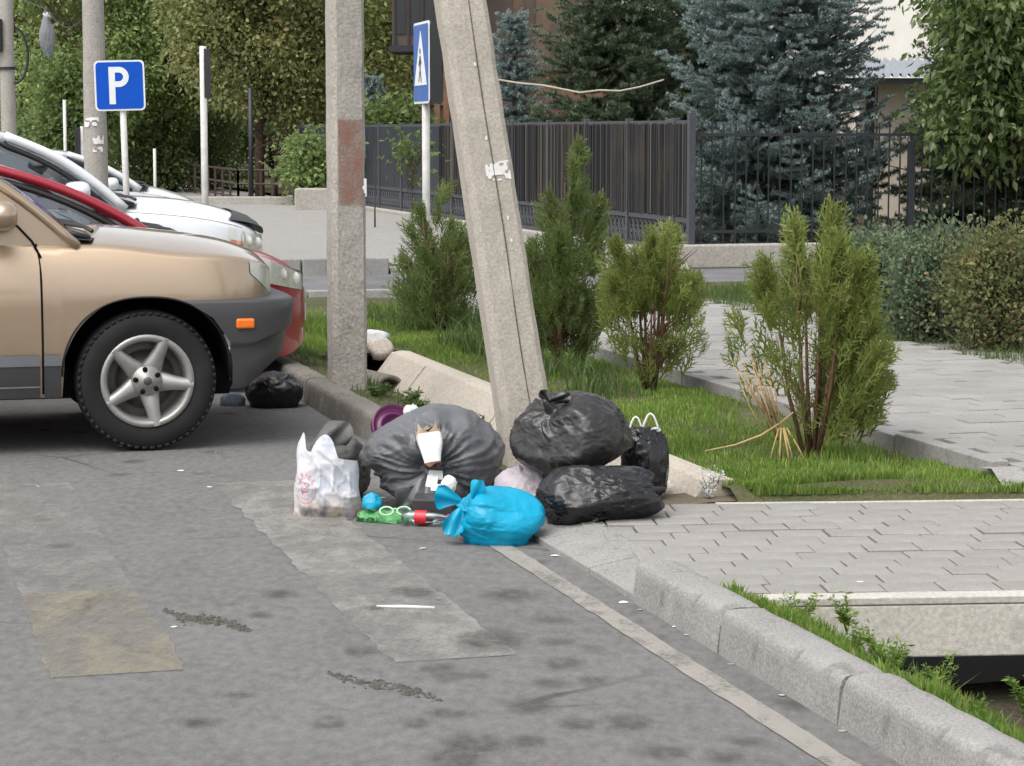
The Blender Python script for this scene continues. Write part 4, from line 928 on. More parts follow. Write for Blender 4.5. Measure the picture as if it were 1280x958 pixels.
# ------------------------------------------------------------------ poles
def rect_pole(name, base, top, w0, w1, d0, d1, yaw, mat, label, parts=None):
    base = Vector(base); top = Vector(top); ax = (top-base); L = ax.length; root = empty(name, base); tag(root, label, 'pole')
    zq = ax.normalized(); xq = Vector((math.cos(yaw), math.sin(yaw), 0)); xq = (xq-zq*xq.dot(zq)).normalized(); yq = zq.cross(xq)
    n = 60; v = []; prof = [(-.5, .5), (-.5, -.28), (-.36, -.5), (.40, -.5), (.5, -.38), (.5, .5)]; m = len(prof)
    pts = []
    for i in range(n+1):
        u = i/n; w_ = w0+(w1-w0)*u; d_ = d0+(d1-d0)*u
        for k in range(m):
            a = prof[k]; b = prof[(k+1) % m]
            for j in range(5): g_ = j/5; pts.append(((a[0]+(b[0]-a[0])*g_)*w_, (a[1]+(b[1]-a[1])*g_)*d_, u*L-.15))
    pts = np.array(pts); nz = fbm(pts*[14, 14, 9], 5, 4); pts[:, 0] += np.sign(pts[:, 0])*nz*.0035; pts[:, 1] += np.sign(pts[:, 1])*nz*.0035
    Rm = Matrix((xq, yq, zq)).transposed()
    vv = [tuple(Rm @ Vector(p)) for p in pts]; mm = m*5; f = []
    for i in range(n):
        for k in range(mm): f.append((i*mm+k, i*mm+(k+1) % mm, (i+1)*mm+(k+1) % mm, (i+1)*mm+k))
    f.append(tuple(n*mm+k for k in range(mm)))
    mesh_py('shaft', vv, f, mat, root, False)
    def face(u, x, off=.004):                    # a point on the front face, u along the shaft, x across
        w_ = w0+(w1-w0)*u; d_ = d0+(d1-d0)*u; return tuple(Rm @ Vector((x*w_, -.5*d_-off, u*L-.15)))
    return root, face, L
b = K(5.97, .215, .08); pa, fa, La = rect_pole('concrete_pole', b, (b[0]-.0, b[1], 7.5), .205, .17, .205, .17, YAW, M['pole'], 'upright rough concrete pole with a faded red band beside the kerb')
# faded red paint band, worn through: patches with ragged edges
def patch(name, face, u0, u1, x0, x1, mat, parent, seed, thr=-.1, n=26, m=16, off=.004):
    v = []; f = []; ok = np.zeros((n, m), bool)
    for i in range(n):
        for j in range(m):
            a, c = i/(n-1), j/(m-1); v.append(face(u0+(u1-u0)*a, x0+(x1-x0)*c, off)); e = min(a, 1-a, c, 1-c, .3)*2.2-.75
            ok[i, j] = vnoise(np.array([[a*5+seed, c*4, seed*1.7]]), seed)[0]+e > thr
    for i in range(n-1):
        for j in range(m-1):
            if ok[i, j] and ok[i+1, j] and ok[i, j+1] and ok[i+1, j+1]: f.append((i*m+j, i*m+j+1, (i+1)*m+j+1, (i+1)*m+j))
    if f: mesh_py(name, v, f, mat, parent)
patch('faded_paint', fa, 1.12/7.4+.02, 1.62/7.4+.02, -.34, .40, M['rustpaint'], pa, 3, -3, 20, 6)
patch('paper_scrap', fa, .178, .198, .38, .50, M['paper'], pa, 8, -.9, 8, 4, .012)
bl = A(668, 585, 10.55); tl = A(578, 0, 10.55); dv = (tl-bl); tpt = bl+dv*3.0
pb_, fb_, Lb = rect_pole('leaning_concrete_pole', (bl[0], bl[1], .0), tuple(tpt), .232, .165, .185, .14, YAW-.06, M['pole_smooth'], 'leaning smooth concrete pole with torn white paper behind the rubbish bags')
MB().tube([fb_(u, .085+.012*math.sin(u*37), .001) for u in np.linspace(.02, .95, 60)], .0032, 5).build('joint_crack', M['drysoil'], pb_)
uz = lambda z: (z+.0)/(Lb*dv[2]/np.linalg.norm(dv))+.15/Lb
zz = A(620, 217, 10.5)[2]
patch('paper_scrap', fb_, uz(zz-.035), uz(zz+.04), -.10, .07, M['paper'], pb_, 5, -.62, 60, 40); patch('paper_scrap', fb_, uz(zz-.04), uz(zz+.045), .085, .42, M['paper'], pb_, 7, -.62, 60, 60)
for (px, py) in ((594, 82), (590, 174), (652, 303), (640, 275)):
    z_ = A(px, py, 10.5)[2]; patch('paper_scrap', fb_, uz(z_-.008), uz(z_+.008), .0 if px < 600 else .2, .04 if px < 600 else .24, M['paper'], pb_, 9, -2, 4, 4)
def round_pole(name, px, Y, r0, r1, H, label, z0=.05):
    q = A(px, 250, Y); root = empty(name, (q[0], q[1], z0)); tag(root, label, 'pole')
    v = []; n = 40; k = 12
    for i in range(n+1):
        for j in range(k): a = 2*math.pi*j/k; r = r0+(r1-r0)*i/n; v.append((r*math.cos(a), r*math.sin(a), H*i/n-.1))
    v = np.array(v); v[:, :2] *= (1+.03*fbm(v*[10, 10, 5], 3, 3))[:, None]
    f = [(i*k+j, i*k+(j+1) % k, (i+1)*k+(j+1) % k, (i+1)*k+j) for i in range(n) for j in range(k)]+[tuple(n*k+j for j in range(k))]
    mesh_py('shaft', v, f, M['pole'], root, True); return root
p2 = round_pole('concrete_pole', 121, 27, .147, .087, 8.5, 'upright grey concrete pole with white paper marks behind the white cars')
def band(px, py, Y, r, wpx, hpx, seed, parent):
    c = A(px, py, Y); a0 = random.uniform(-2.2, -1.4)
    def fc(u, x, off): ang = -math.pi/2+(px-121)/15+x; return ((r+.004)*math.cos(ang), (r+.004)*math.sin(ang), c[2]-.05+(u-.5)*hpx/107.)
    patch('paper_scrap', fc, 0, 1, -wpx/30, wpx/30, M['paper'], parent, seed, -.5, 50, 40)
band(118, 153, 27, .137, 20, 12, 4, p2); band(127, 180, 27, .139, 14, 20, 6, p2)
p3 = round_pole('utility_pole', 13, 36, .13, .085, 7.5, 'far utility pole carrying a black cable box and looped cable')
q = p3.location
MB().box((-.14, -.12, 3.05), (.2, .16, .5)).build('cable_box', M['black'], p3, bevel=.02)
MB().tube([(.13+.20*math.sin(a), -.05, 2.75+.42*math.cos(a)) for a in np.linspace(.1, 3.2, 14)], .022, 6).build('cable_loop', M['black'], p3)
MB().lathe([(.135, -.02), (.15, -.02), (.15, .02), (.135, .02)], 12, (0, 0, 2.55), closed=True).build('clamp', M['black'], p3)
# cable strung between the two poles and the plastic bag caught on it
a = Vector((q[0], q[1], 3.75)); bq = Vector((p2.location[0], p2.location[1], 3.1)); hp = Vector(A(58, 12, 29)); pts = []
for u in np.linspace(0, 1, 9):
    c = a.lerp(hp, u); pts.append((c[0], c[1], c[2]-.0*u))
for u in np.linspace(.1, 1, 9): c = hp.lerp(bq, u); pts.append((c[0], c[1], c[2]-.25*math.sin(u*math.pi)))
tag(MB().tube(pts, .008, 5).build('overhead_cable', M['black']), 'thin black cable strung between the two far poles', 'cable')
# grey cable sagging before the dark spruces
pts = [A(600, 96, 34), A(648, 104, 33)]+[A(px, py, 33-(px-648)/152*1.2) for px, py in ((680, 107), (700, 111), (725, 116), (750, 113), (775, 114), (800, 109), (830, 100))]
tag(MB().tube([tuple(p) for p in pts], .014, 6).build('sagging_cable', M['cable'], None, True), 'pale cable sagging in front of the dark spruces', 'cable')

# ------------------------------------------------------------------ signs
def text_mesh(name, body, size, extrude, mat, parent):
    cu = bpy.data.curves.new('t', 'FONT'); cu.body = body; cu.size = size; cu.extrude = extrude; cu.align_x = 'CENTER'; cu.align_y = 'CENTER'
    o = bpy.data.objects.new('t', cu); C.objects.link(o); me = bpy.data.meshes.new_from_object(o.evaluated_get(bpy.context.evaluated_depsgraph_get()))
    bpy.data.objects.remove(o); bpy.data.curves.remove(cu); me.name = name; me.materials.clear(); return link(name, me, mat, parent)
def rrect(w_, h_, r, n=6):
    o = []
    for cx, cy, a0 in ((w_/2-r, h_/2-r, 0), (-w_/2+r, h_/2-r, 90), (-w_/2+r, -h_/2+r, 180), (w_/2-r, -h_/2+r, 270)):
        for k in range(n+1): a = R(a0+90*k/n); o.append((cx+r*math.cos(a), cy+r*math.sin(a)))
    return o
def plate(name, poly, y0, y1, mat, parent):          # polygon in the x-z plane
    m = MB(); n = len(poly); m.add([(x, y0, z) for x, z in poly]+[(x, y1, z) for x, z in poly], [tuple(range(n)), tuple(range(2*n-1, n-1, -1))]+[(i, n+i, n+(i+1) % n, (i+1) % n) for i in range(n)])
    return m.build(name, mat, parent)
Yp = 25.5; c = A(157.5, 107, Yp); g0 = A(161, 300, Yp)
ps = empty('parking_sign', (g0[0], g0[1], .0)); ps.rotation_euler = (0, R(-1.3), R(3)); tag(ps, 'square blue parking sign with a white letter P on a white post', 'sign')
S_ = 62/2900*Yp; zc = c[2]
MB().tube([(0, .04, -.2), (0, .04, zc+S_*.3)], .035, 10).build('post', M['postwhite'], ps, True)
plate('panel', [(x-.02, z+zc) for x, z in rrect(S_, S_, .05)], -.01, .0, M['signwhite'], ps)
fc = plate('blue_face', [(x-.02, z+zc) for x, z in rrect(S_*.93, S_*.93, .04)], -.014, -.0105, M['signblue'], ps)
# the letter, drawn as a stem and a bowl
h = S_*.74; wst = S_*.125; x0 = -.02-S_*.21; zt_ = zc+h/2; bw = S_*.40; br_ = h*.27
out = [(x0, zt_), (x0, zt_-h), (x0+wst, zt_-h), (x0+wst, zt_-2*br_)]; arc = [(x0+bw-br_+br_*math.cos(a), zt_-br_+br_*math.sin(a)) for a in np.linspace(-math.pi/2, math.pi/2, 18)]
inn = [(x0+bw-br_+(br_-wst*.9)*math.cos(a), zt_-br_+(br_-wst*.9)*math.sin(a)) for a in np.linspace(-math.pi/2, math.pi/2, 18)]
m = MB(); yf = -.018
def qd(a_, b_, c_, d_): m.add([(p[0], yf, p[1]) for p in (a_, b_, c_, d_)], [(0, 1, 2, 3)])
qd((x0, zt_), (x0, zt_-h), (x0+wst, zt_-h), (x0+wst, zt_))
qd((x0+wst, zt_-2*br_), (arc[0][0], zt_-2*br_), inn[0], (x0+wst, inn[0][1])); qd((x0+wst, inn[-1][1]), inn[-1], (arc[-1][0], zt_), (x0+wst, zt_))
for k in range(17): qd(arc[k], arc[k+1], inn[k+1], inn[k])
m.build('letter', M['signwhite'], ps)

Yc = 20.; c = A(528.5, 79, Yc); g0 = A(533, 300, Yc)
cs = empty('crossing_sign', (g0[0], g0[1], .0)); tag(cs, 'blue pedestrian crossing sign seen almost edge on, above the loose thuja', 'sign')
MB().tube([(0, 0, -.2), (0, 0, c[2]+.3)], .034, 10).build('post', M['postwhite'], cs, True)
H_ = .69
def sgn(yaw, ox, oy, front):
    r = empty('sign_panel', (ox, oy, c[2]), yaw, cs)
    plate('panel', rrect(H_, H_, .04), -.008, .0, M['signwhite'] if front else M['signback'], r)
    if front:
        plate('blue_face', rrect(H_*.94, H_*.94, .03), -.012, -.0085, M['signfaded'], r)
        plate('white_triangle', [(0, .27), (-.27, -.19), (.27, -.19)], -.016, -.0125, M['signwhite'], r)
        mm = MB()
        def seg(a_, b_, w_):
            d_ = Vector((b_[0]-a_[0], b_[1]-a_[1])); n_ = Vector((-d_[1], d_[0])).normalized()*w_
            mm.add([(a_[0]-n_[0], -.019, a_[1]-n_[1]), (b_[0]-n_[0], -.019, b_[1]-n_[1]), (b_[0]+n_[0], -.019, b_[1]+n_[1]), (a_[0]+n_[0], -.019, a_[1]+n_[1])], [(0, 1, 2, 3)])
        seg((.0, .06), (0, -.05), .022); seg((0, -.05), (-.06, -.16), .012); seg((0, -.05), (.055, -.16), .012); seg((0, .05), (-.06, -.02), .009); seg((0, .05), (.06, -.01), .009)
        mm.add([(.024*math.cos(a), -.019, .10+.024*math.sin(a)) for a in np.linspace(0, 6.28, 13)[:-1]], [tuple(range(12))])
        mm.build('walking_figure', M['signback'], r)
    return r
sgn(R(-77), -.03, -.03, True); sgn(R(84), .085, -.0, False)
def post(px, Y, ytop, r, mat, label, sign=None):
    g = A(px, 300, Y); t = A(px, ytop, Y); root = empty('sign_post', (g[0], g[1], .0)); tag(root, label, 'post')
    MB().tube([(0, 0, -.1), (0, 0, t[2])], r, 8).build('post', mat, root, True)
    if sign: w_, h_, ox, z_, yaw = sign; o = MB().box((0, 0, 0), (w_, .01, h_)).build('sign_back', M['signback'], root, bevel=.003); o.location = (ox, -.02, t[2]+z_); o.rotation_euler = (0, 0, yaw)
    return root
post(257, 24, 58, .036, M['postwhite'], 'thin white post with an edge on sign at its top', (.4, .5, .045, -.28, R(89)))
post(84, 42, 125, .03, M['postwhite'], 'short pale post between the utility poles behind the white cars')
post(105, 42, 158, .03, M['postwhite'], 'pale post with a grey sign back beside the marked pole', (.35, .55, -.03, -.3, R(70)))
post(195, 46, 186, .03, M['postwhite'], 'small pale post in front of the dark shrubs')
lp = post(315, 50.5, 110, .05, M['ironblack'], 'thin black lamp post standing at the brown railing')
lp.name = 'lamp_post'

# ------------------------------------------------------------------ cars
def hermite(x, xs, ys):
    xs = np.array(xs, float); ys = np.array(ys, float); dx = np.diff(xs); s = np.diff(ys)/dx; m = np.zeros(len(xs)); m[0] = s[0]; m[-1] = s[-1]
    for i in range(1, len(xs)-1): m[i] = 0 if s[i-1]*s[i] <= 0 else 2*s[i-1]*s[i]/(s[i-1]+s[i])
    x = np.clip(np.asarray(x, float), xs[0], xs[-1]); i = np.clip(np.searchsorted(xs, x)-1, 0, len(xs)-2); t = (x-xs[i])/dx[i]
    return (2*t**3-3*t**2+1)*ys[i]+(t**3-2*t**2+t)*dx[i]*m[i]+(-2*t**3+3*t**2)*ys[i+1]+(t**3-t**2)*dx[i]*m[i+1]
def wheel(rt, rr, wd, parent, x, side, W, style=0, z=None):
    root = empty('wheel', (x, side*(W-wd/2-.015), rt), 0, parent); s = side
    pr = [(rr-.01, -.45*wd), (rr+.02, -.5*wd), (rr+.05, -.52*wd), (rt-.05, -.51*wd), (rt-.022, -.46*wd), (rt-.006, -.38*wd), (rt, -.2*wd), (rt, .2*wd), (rt-.006, .38*wd), (rt-.022, .46*wd), (rt-.05, .51*wd), (rr+.05, .52*wd), (rr+.02, .5*wd), (rr-.01, .45*wd)]
    t = MB().lathe(pr, 56, axis='y'); 
    for k in range(56):                                   # shoulder tread blocks
        a = 2*math.pi*(k+.5)/56
        for sg in (-1, 1):
            m4 = Matrix.Rotation(-a, 4, 'Y') @ Matrix.Translation((rt-.0165, sg*.415*wd, 0)); t.box((0, 0, 0), (.014, .03, .024), 0, m4)
    t.build('tyre', M['tyre'], root, True)
    o = s*.5*wd
    def L(pr, n=40): return MB().lathe([(r, s*h) for r, h in pr], n, axis='y')
    L([(rr-.004, .40*wd), (rr+.008, .49*wd), (rr+.006, .52*wd), (rr-.012, .53*wd), (rr-.022, .50*wd), (rr-.03, .42*wd), (rr-.04, .05*wd), (rr-.03, -.45*wd)]).build('rim', M['alloy'], root, True)
    L([(0, .10*wd), (rr*.62, .10*wd), (rr*.62, .04*wd), (rr*.70, .02*wd), (rr*.97, .0)], 32).build('brake_disc', M['steel'], root, True)
    L([(0, .30*wd), (rr*.30, .30*wd)], 20).build('hub_back', M['steel'], root, True)
    for k in range(5):
        a0 = 2*math.pi*k/5+.12*s; v = []; n = 9
        for i in range(n):
            u = i/(n-1); r = .15*rr+u*(rr*.86); hw = (.20*rr*(1-u)**1.5+.095*rr+.06*rr*u**3); yy = .40*wd+.10*wd*u**.7-.10*wd*(1-u)**2
            for a, e in ((-1, -.10), (-.82, 0), (.0, .012), (.82, 0), (1, -.10)):
                v.append((r, s*(yy+e*wd*1.6 if e < 0 else yy+e), a*hw))
        m4 = Matrix.Rotation(-a0, 4, 'Y'); f = [tuple(q) for q in grid(n, 5)]
        MB().add([tuple(m4 @ Vector(p)) for p in v], f).build('spoke', M['alloy'], root, True)
    L([(0, .52*wd), (rr*.12, .515*wd), (rr*.14, .49*wd), (rr*.32, .455*wd), (rr*.35, .36*wd)], 28).build('hub_cap', M['alloy'], root, True)
    L([(0, .528*wd), (rr*.085, .526*wd), (rr*.10, .51*wd)], 18).build('hub_badge', M['steel'], root, True)
    for k in range(5):
        a = 2*math.pi*(k+.5)/5+.12*s; MB().lathe([(0, s*.49*wd), (.013, s*.49*wd), (.016, s*.40*wd)], 10, (rr*.26*math.cos(a), 0, rr*.26*math.sin(a)), 'y').build('lug_nut', M['dark'], root, True)
    return root
def make_car(name, label, loc, p):
    root = empty(name, loc, YAW+p.get('dyaw', 0)); tag(root, label, 'car', 'cars parked nose to the kerb')
    W, nose, wb_, tail, rt = p['W'], p['nose'], p['wb'], p['tail'], p['rt']; mat = M[p['mat']]; ar = p['arch']; az = rt+.01
    def wfun(x):
        x = np.asarray(x, float); u = np.clip((x-p['wx'])/(nose-p['wx']), 0, 1); ur = np.clip((-(x)+(tail+.9))/(.9), 0, 1)
        return W*(1-u**p.get('wp', 4.5))**.5*(1-.9*ur**6)**.5
    def side(x, z):                             # half width of the body side at (x, z)
        z = np.asarray(z, float); return wfun(x)*(1-.075*np.clip((.62-z)/.45, 0, 1)**2-.15*np.clip((z-.76)/.36, 0, 1.2)**2)
    def arch(x):
        r = np.zeros_like(np.asarray(x, float))
        for cx in (0, -wb_):
            d = np.abs(x-cx); r = np.maximum(r, np.where(d < ar, az+np.sqrt(np.clip(1-(d/ar)**2.3, 0, 1))*ar*.98, 0))
        return r
    xs = np.unique(np.concatenate([np.linspace(tail, tail+.12, 8), np.linspace(tail+.12, -wb_-ar, 10), np.linspace(-wb_-ar, -wb_+ar, 41), np.linspace(-wb_+ar, -ar, 24), np.linspace(-ar, ar, 61), np.linspace(ar, nose-.16, 14), nose-.16*(1-np.linspace(0, 1, 26))**2]))
    zb_ = np.maximum(hermite(xs, *zip(*p['zb'])), arch(xs)); zs = hermite(xs, *zip(*p['zs'])); zc_ = hermite(xs, *zip(*p['zc'])); zb_ = np.minimum(zb_, zs-.02)
    nu, nt_ = 16, 10; V = np.zeros((len(xs), 2*nu+2*nt_-1, 3))
    u = np.linspace(0, 1, nu)
    z = zb_[:, None]+(zs-zb_)[:, None]*u; y = side(xs[:, None], z)
    ysh = y[:, -1]; tt = np.linspace(0, 1, nt_+1)[1:]
    ang = tt*np.pi/2; yt = ysh[:, None]*(1-tt**1.0)[None]; zt2 = zs[:, None]+(zc_-zs)[:, None]*(1-(1-tt)**2.4)[None]
    left = np.concatenate([np.stack([np.repeat(xs[:, None], nu, 1), y, z], 2), np.stack([np.repeat(xs[:, None], nt_, 1), yt, zt2], 2)], 1)
    right = left[:, ::-1].copy(); right[..., 1] *= -1
    V = np.concatenate([left, right[:, 1:]], 1); nv = V.shape[1]
    body = mesh_np('body', V.reshape(-1, 3), grid(len(xs), nv), mat, root, True)
    # inner liners of the wheel arches, floor
    for cx in (0, -wb_):
        for s in (-1, 1):
            m = MB(); n = 24; v = []
            for i in range(n+1):
                a = math.pi*i/n; c_, s_ = math.cos(a), math.sin(a); rx = ar-.004
                zz_ = az+rx*abs(s_)**(2/2.3)*.98; xx_ = cx+rx*math.copysign(abs(c_)**(2/2.3), c_)
                v += [(xx_, s*(float(side(np.clip(xx_, tail, nose-.05), zz_))-.002), zz_), (xx_, s*(W-.42), zz_)]
            f = [tuple(q) for q in grid(n+1, 2)]+[tuple(range(1, 2*n+2, 2))]
            m.add(v, f).build('wheel_arch_liner', M['dark'], root, True)
            lip = [(cx+ar*math.copysign(abs(math.cos(a))**(2/2.3), math.cos(a)), 0, az+ar*.98*math.sin(a)**(2/2.3)) for a in np.linspace(.04, math.pi-.04, 40)]
            lip = [(q_[0], s*float(side(min(q_[0], nose-.02), max(q_[2], .3))+.001), q_[2]) for q_ in lip]
            MB().tube(lip, .006, 6).build('arch_lip', M[p.get('lip', p['mat'])], root, True)
    MB().box(((tail+nose)/2+.05, 0, .34), (nose-tail-.7, 2*W-.5, .16)).build('underbody', M['dark'], root)
    for s in (-1, 1):
        wheel(rt, p['rr'], p['ww'], root, 0, s, W); wheel(rt, p['rr'], p['ww'], root, -wb_, s, W)
    def surf(x0, x1, z0f, z1f, mat_, name_, off, par=root, n=24, m=8, sides=(-1, 1), xoff=0., smooth=True):
        obs = []
        for s in sides:
            v = []
            for i in range(n):
                x = x0+(x1-x0)*i/(n-1); za, zb2 = float(z0f(x) if callable(z0f) else z0f), float(z1f(x) if callable(z1f) else z1f)
                for j in range(m): z_ = za+(zb2-za)*j/(m-1); v.append((x+xoff, s*(float(side(x, z_))+off), z_))
            # skirt back into the body
            obs.append(mesh_np(name_, v, grid(n, m) if s > 0 else grid(n, m)[:, ::-1], M[mat_] if isinstance(mat_, str) else mat_, par, smooth))
        return obs
    def seam(pts, s, par=root, r=.0045, mt='dark', off=-.001):
        MB().tube([(x, s*(float(side(x, z_))+off), z_) for x, z_ in pts], r, 5).build('seam', M[mt], par, True)
    # greenhouse
    ab, at, rr_, tb = p['ab'], p['at'], p['rrear'], p['tb']      # A pillar base / top, roof rear, tail-glass base (x, z)
    def belt_w(x): return float(side(np.clip(x, tail+.15, nose-.2), float(hermite(x, *zip(*p['zs'])))))-.015
    tw = p.get('tw', .80)*W; zr = p['zr']
    def gl(v, f, name_, mt, par=root, sm=True): return MB().add(v, f).build(name_, M[mt], par, sm)
    n = 12
    def apil(u): # along the A pillar line, bulging
        x = ab[0]+(at[0]-ab[0])*u; z_ = ab[1]+(at[1]-ab[1])*(u+.16*math.sin(u*math.pi)*(1-.3*u)); y_ = belt_w(ab[0])*(1-u)+tw*u; return x, y_, z_
    def cpil(u):
        x = tb[0]+(rr_[0]-tb[0])*u; z_ = tb[1]+(rr_[1]-tb[1])*(u+.12*math.sin(u*math.pi)); y_ = belt_w(tb[0])*(1-u)+tw*.97*u; return x, y_, z_
    # windscreen
    def screen(fn, cx, name_):
        v = []
        for i in range(n):
            x, y_, z_ = fn(i/(n-1)); 
            for j in range(13): q_ = j/6-1; v.append((x+cx*(1-q_*q_)*(1-.4*i/(n-1)), y_*q_*.985, z_+.035*(1-q_*q_)*(i/(n-1))))
        return gl(v, [tuple(q_) for q_ in grid(n, 13)], name_, 'glass')
    screen(apil, p.get('ws', .22), 'windscreen'); screen(cpil, -.06, 'rear_window')
    # roof
    v = []; nr = 20
    for i in range(nr):
        u_ = i/(nr-1); x = at[0]+(rr_[0]-at[0])*u_; zz_ = at[1]+(rr_[1]-at[1])*u_+(zr-max(at[1], rr_[1]))*math.sin(u_*math.pi)**.7
        for j in range(15):
            q_ = j/7-1; v.append((x+(p.get('ws', .22)*.6*(1-q_*q_) if i == 0 else 0), tw*q_*1.02*(1-.03*u_), zz_+.05*(1-abs(q_)**2.5)-.02))
    gl(v, [tuple(q_) for q_ in grid(nr, 15)], 'roof', p['mat'])
    roofz = lambda x: float(np.interp(-x, [-at[0], -rr_[0]], [at[1], rr_[1]]))+(zr-max(at[1], rr_[1]))*math.sin(np.clip((x-at[0])/(rr_[0]-at[0]), 0, 1)*math.pi)**.7-.03
    # side glass and pillars
    for s in (-1, 1):
        v = []; nn_ = 26; mm_ = 6
        for i in range(nn_):
            for j in range(mm_):
                w_ = j/(mm_-1); xa_, xc_ = apil(w_)[0]-.05, cpil(w_)[0]+.05; x = xa_+(xc_-xa_)*i/(nn_-1)
                xbx = float(np.interp(i/(nn_-1), [0, 1], [ab[0]-.05, tb[0]+.05])); zlo = float(hermite(xbx, *zip(*p['zs'])))-.01; xt_ = apil(1)[0]+(cpil(1)[0]-apil(1)[0])*i/(nn_-1); zhi = roofz(xt_)
                zz_ = zlo+(zhi-zlo)*w_
                if i == 0: zz_ = apil(w_)[2]-.01
                yy_ = (belt_w(xbx)-.02)*(1-w_)+(tw-.012)*w_+.02*math.sin(w_*math.pi); v.append((x, s*yy_, zz_))
        gl(v, [tuple(q_) for q_ in grid(nn_, mm_)], 'side_glass', 'glass')
        def pillar(fn, name_, mt, r, flat=.5):
            pts = [fn(u_) for u_ in np.linspace(-.03, 1.0, 14)]; MB().tube([(a_, s*(b_+.006), c_) for a_, b_, c_ in pts], r, 8).build(name_, M[mt], root, True)
        pillar(apil, 'front_pillar', p['mat'], p.get('apr', .042)); pillar(cpil, 'rear_pillar', p['mat'], .06)
        MB().tube([(x, s*(tw+.003), roofz(x)+.005) for x in np.linspace(at[0], rr_[0], 16)], .035, 8).build('roof_rail', M[p['mat']], root, True)
        # dark window frame just inside the pillar, B pillar
        if p.get('seal', 1): MB().tube([(apil(u_)[0]-.062, s*(apil(u_)[1]+.004), apil(u_)[2]-.045*(1 if u_ < .97 else .6)) for u_ in np.linspace(0.02, .98, 12)], .022, 6).build('window_seal', M['black'], root, True)
        xB = p['bp']; zl = float(hermite(xB, *zip(*p['zs']))); zh = roofz(xB-.1)
        MB().tube([(xB, s*(belt_w(xB)-.008), zl-.02), (xB-.05, s*((belt_w(xB)+tw)/2+.012), (zl+zh)/2), (xB-.1, s*(tw-.0), zh)], .04, 6).build('middle_pillar', M['black'], root, True)
        MB().tube([(x, s*(belt_w(x)+.004), float(hermite(x, *zip(*p['zs'])))+.004) for x in np.linspace(ab[0]-p.get('bt', .12), tb[0]+.1, 18)], .014, 6).build('belt_trim', M['black'], root, True)
        # mirror
        mx, mz = p['mir']; v = []
        for i in range(9):
            a_ = math.pi*i/8-math.pi/2
            for j in range(14):
                b_ = 2*math.pi*j/14; v.append((mx+.075*math.sin(a_)+(.03 if math.cos(b_) > 0 else 0), s*(belt_w(mx)+.13+.115*math.cos(b_)*math.cos(a_)**.5), mz+.078*math.sin(b_)*math.cos(a_)**.5))
        mr = gl(v, [(i*14+j, i*14+(j+1) % 14, (i+1)*14+(j+1) % 14, (i+1)*14+j) for i in range(8) for j in range(14)], 'mirror', p['mat'])
        MB().box((mx+.01, s*(belt_w(mx)+.02), mz-.05), (.07, .12, .035)).build('mirror_foot', M['black'], mr)
    # cabin
    MB().box(((ab[0]+at[0])/2+.02, 0, ab[1]-.12), (.5, 2*W-.36, .2)).build('dashboard', M['black'], root, bevel=.04)
    for sx in (-1.25, -2.1):
        for s in (-1, 1):
            st_ = empty('seat', (ab[0]+sx+.35, s*.38, .45), 0, root); MB().box((0, 0, .0), (.5, .5, .2)).build('cushion', M['black'], st_, bevel=.05); o = MB().box((0, 0, .33), (.14, .48, .62)).build('seat_back', M['black'], st_, bevel=.05); o.location = (-.28, 0, 0); MB().box((-.30, 0, .74), (.1, .26, .18)).build('headrest', M['black'], st_, bevel=.04)
    MB().lathe([(.175, -.012), (.19, 0), (.175, .012), (.162, 0)], 24, (0, 0, 0), 'x', True).build('steering_wheel', M['black'], root, True, (ab[0]-.30, .38, ab[1]-.02))
    # cowl and wipers
    cw = MB(); v = []
    for j in range(15): q_ = j/7-1; x = ab[0]+p.get('ws', .22)*(1-q_*q_); y_ = belt_w(ab[0])*q_*.97; v += [(x-.02, y_, ab[1]+.012+.02*(1-q_*q_)), (x+.10, y_, ab[1]+.004+.02*(1-q_*q_))]
    cw.add(v, [tuple(q_) for q_ in grid(15, 2)]).build('cowl', M['black'], root, True)
    for y0 in (-.62, -.05): MB().tube([(ab[0]+.12, y0, ab[1]+.045), (ab[0]+.10, y0+.25, ab[1]+.06), (ab[0]-.0, y0+.55, ab[1]+.07)], .012, 5).build('wiper', M['black'], root, True)
    for s in (-1,): MB().tube([(ab[0]+.10, -belt_w(ab[0])+.10, ab[1]+.01), (ab[0]-.01, -belt_w(ab[0])+.13, ab[1]+.045), (ab[0]-.04, -belt_w(ab[0])+.2, ab[1]+.06)], .016, 6).build('wiper', M['black'], root, True)
    # doors
    zsil = lambda x: max(float(hermite(x, *zip(*p['zb'])))+.02, float(arch(np.array([x]))[0])+.03)
    ztop = lambda x: float(hermite(x, *zip(*p['zs'])))-.006
    d0, d1, d2 = p['doors']
    for (xa_, xb_) in ((d0, d1), (d1-.012, d2)):
        for s in (-1, 1):
            dd = surf(xa_, xb_, zsil, ztop, p['mat'], 'door', .004, sides=(s,), n=20, m=12)[0]
            hx = xb_+.16; hz = ztop(hx)-.14; MB().tube([(hx-.09, s*(float(side(hx, hz))+.012), hz), (hx-.06, s*(float(side(hx, hz))+.035), hz+.004), (hx+.06, s*(float(side(hx, hz))+.035), hz+.004), (hx+.09, s*(float(side(hx, hz))+.012), hz)], .012, 6).build('handle', M[p['mat']], dd, True)
    for s in (-1, 1):
        for xa_ in (d0+.006, d1-.006): seam([(xa_+(.0 if z_ < .9 else -.25*(z_-.9)**1.5), z_) for z_ in np.linspace(zsil(xa_), ztop(xa_)+.02, 16)], s, r=.006)
        zz2 = ztop(d0)+.02; seam([(d0-.02-.42*u_, zz2+.22*u_*0) for u_ in (0, .05)], s)
        # bonnet shut line
        if p['lens'] == 'lens': seam([(x, float(hermite(x, *zip(*p['zs'])))-.004) for x in np.linspace(ab[0]+.05, nose-.26, 18)], s, r=.002, off=.0)
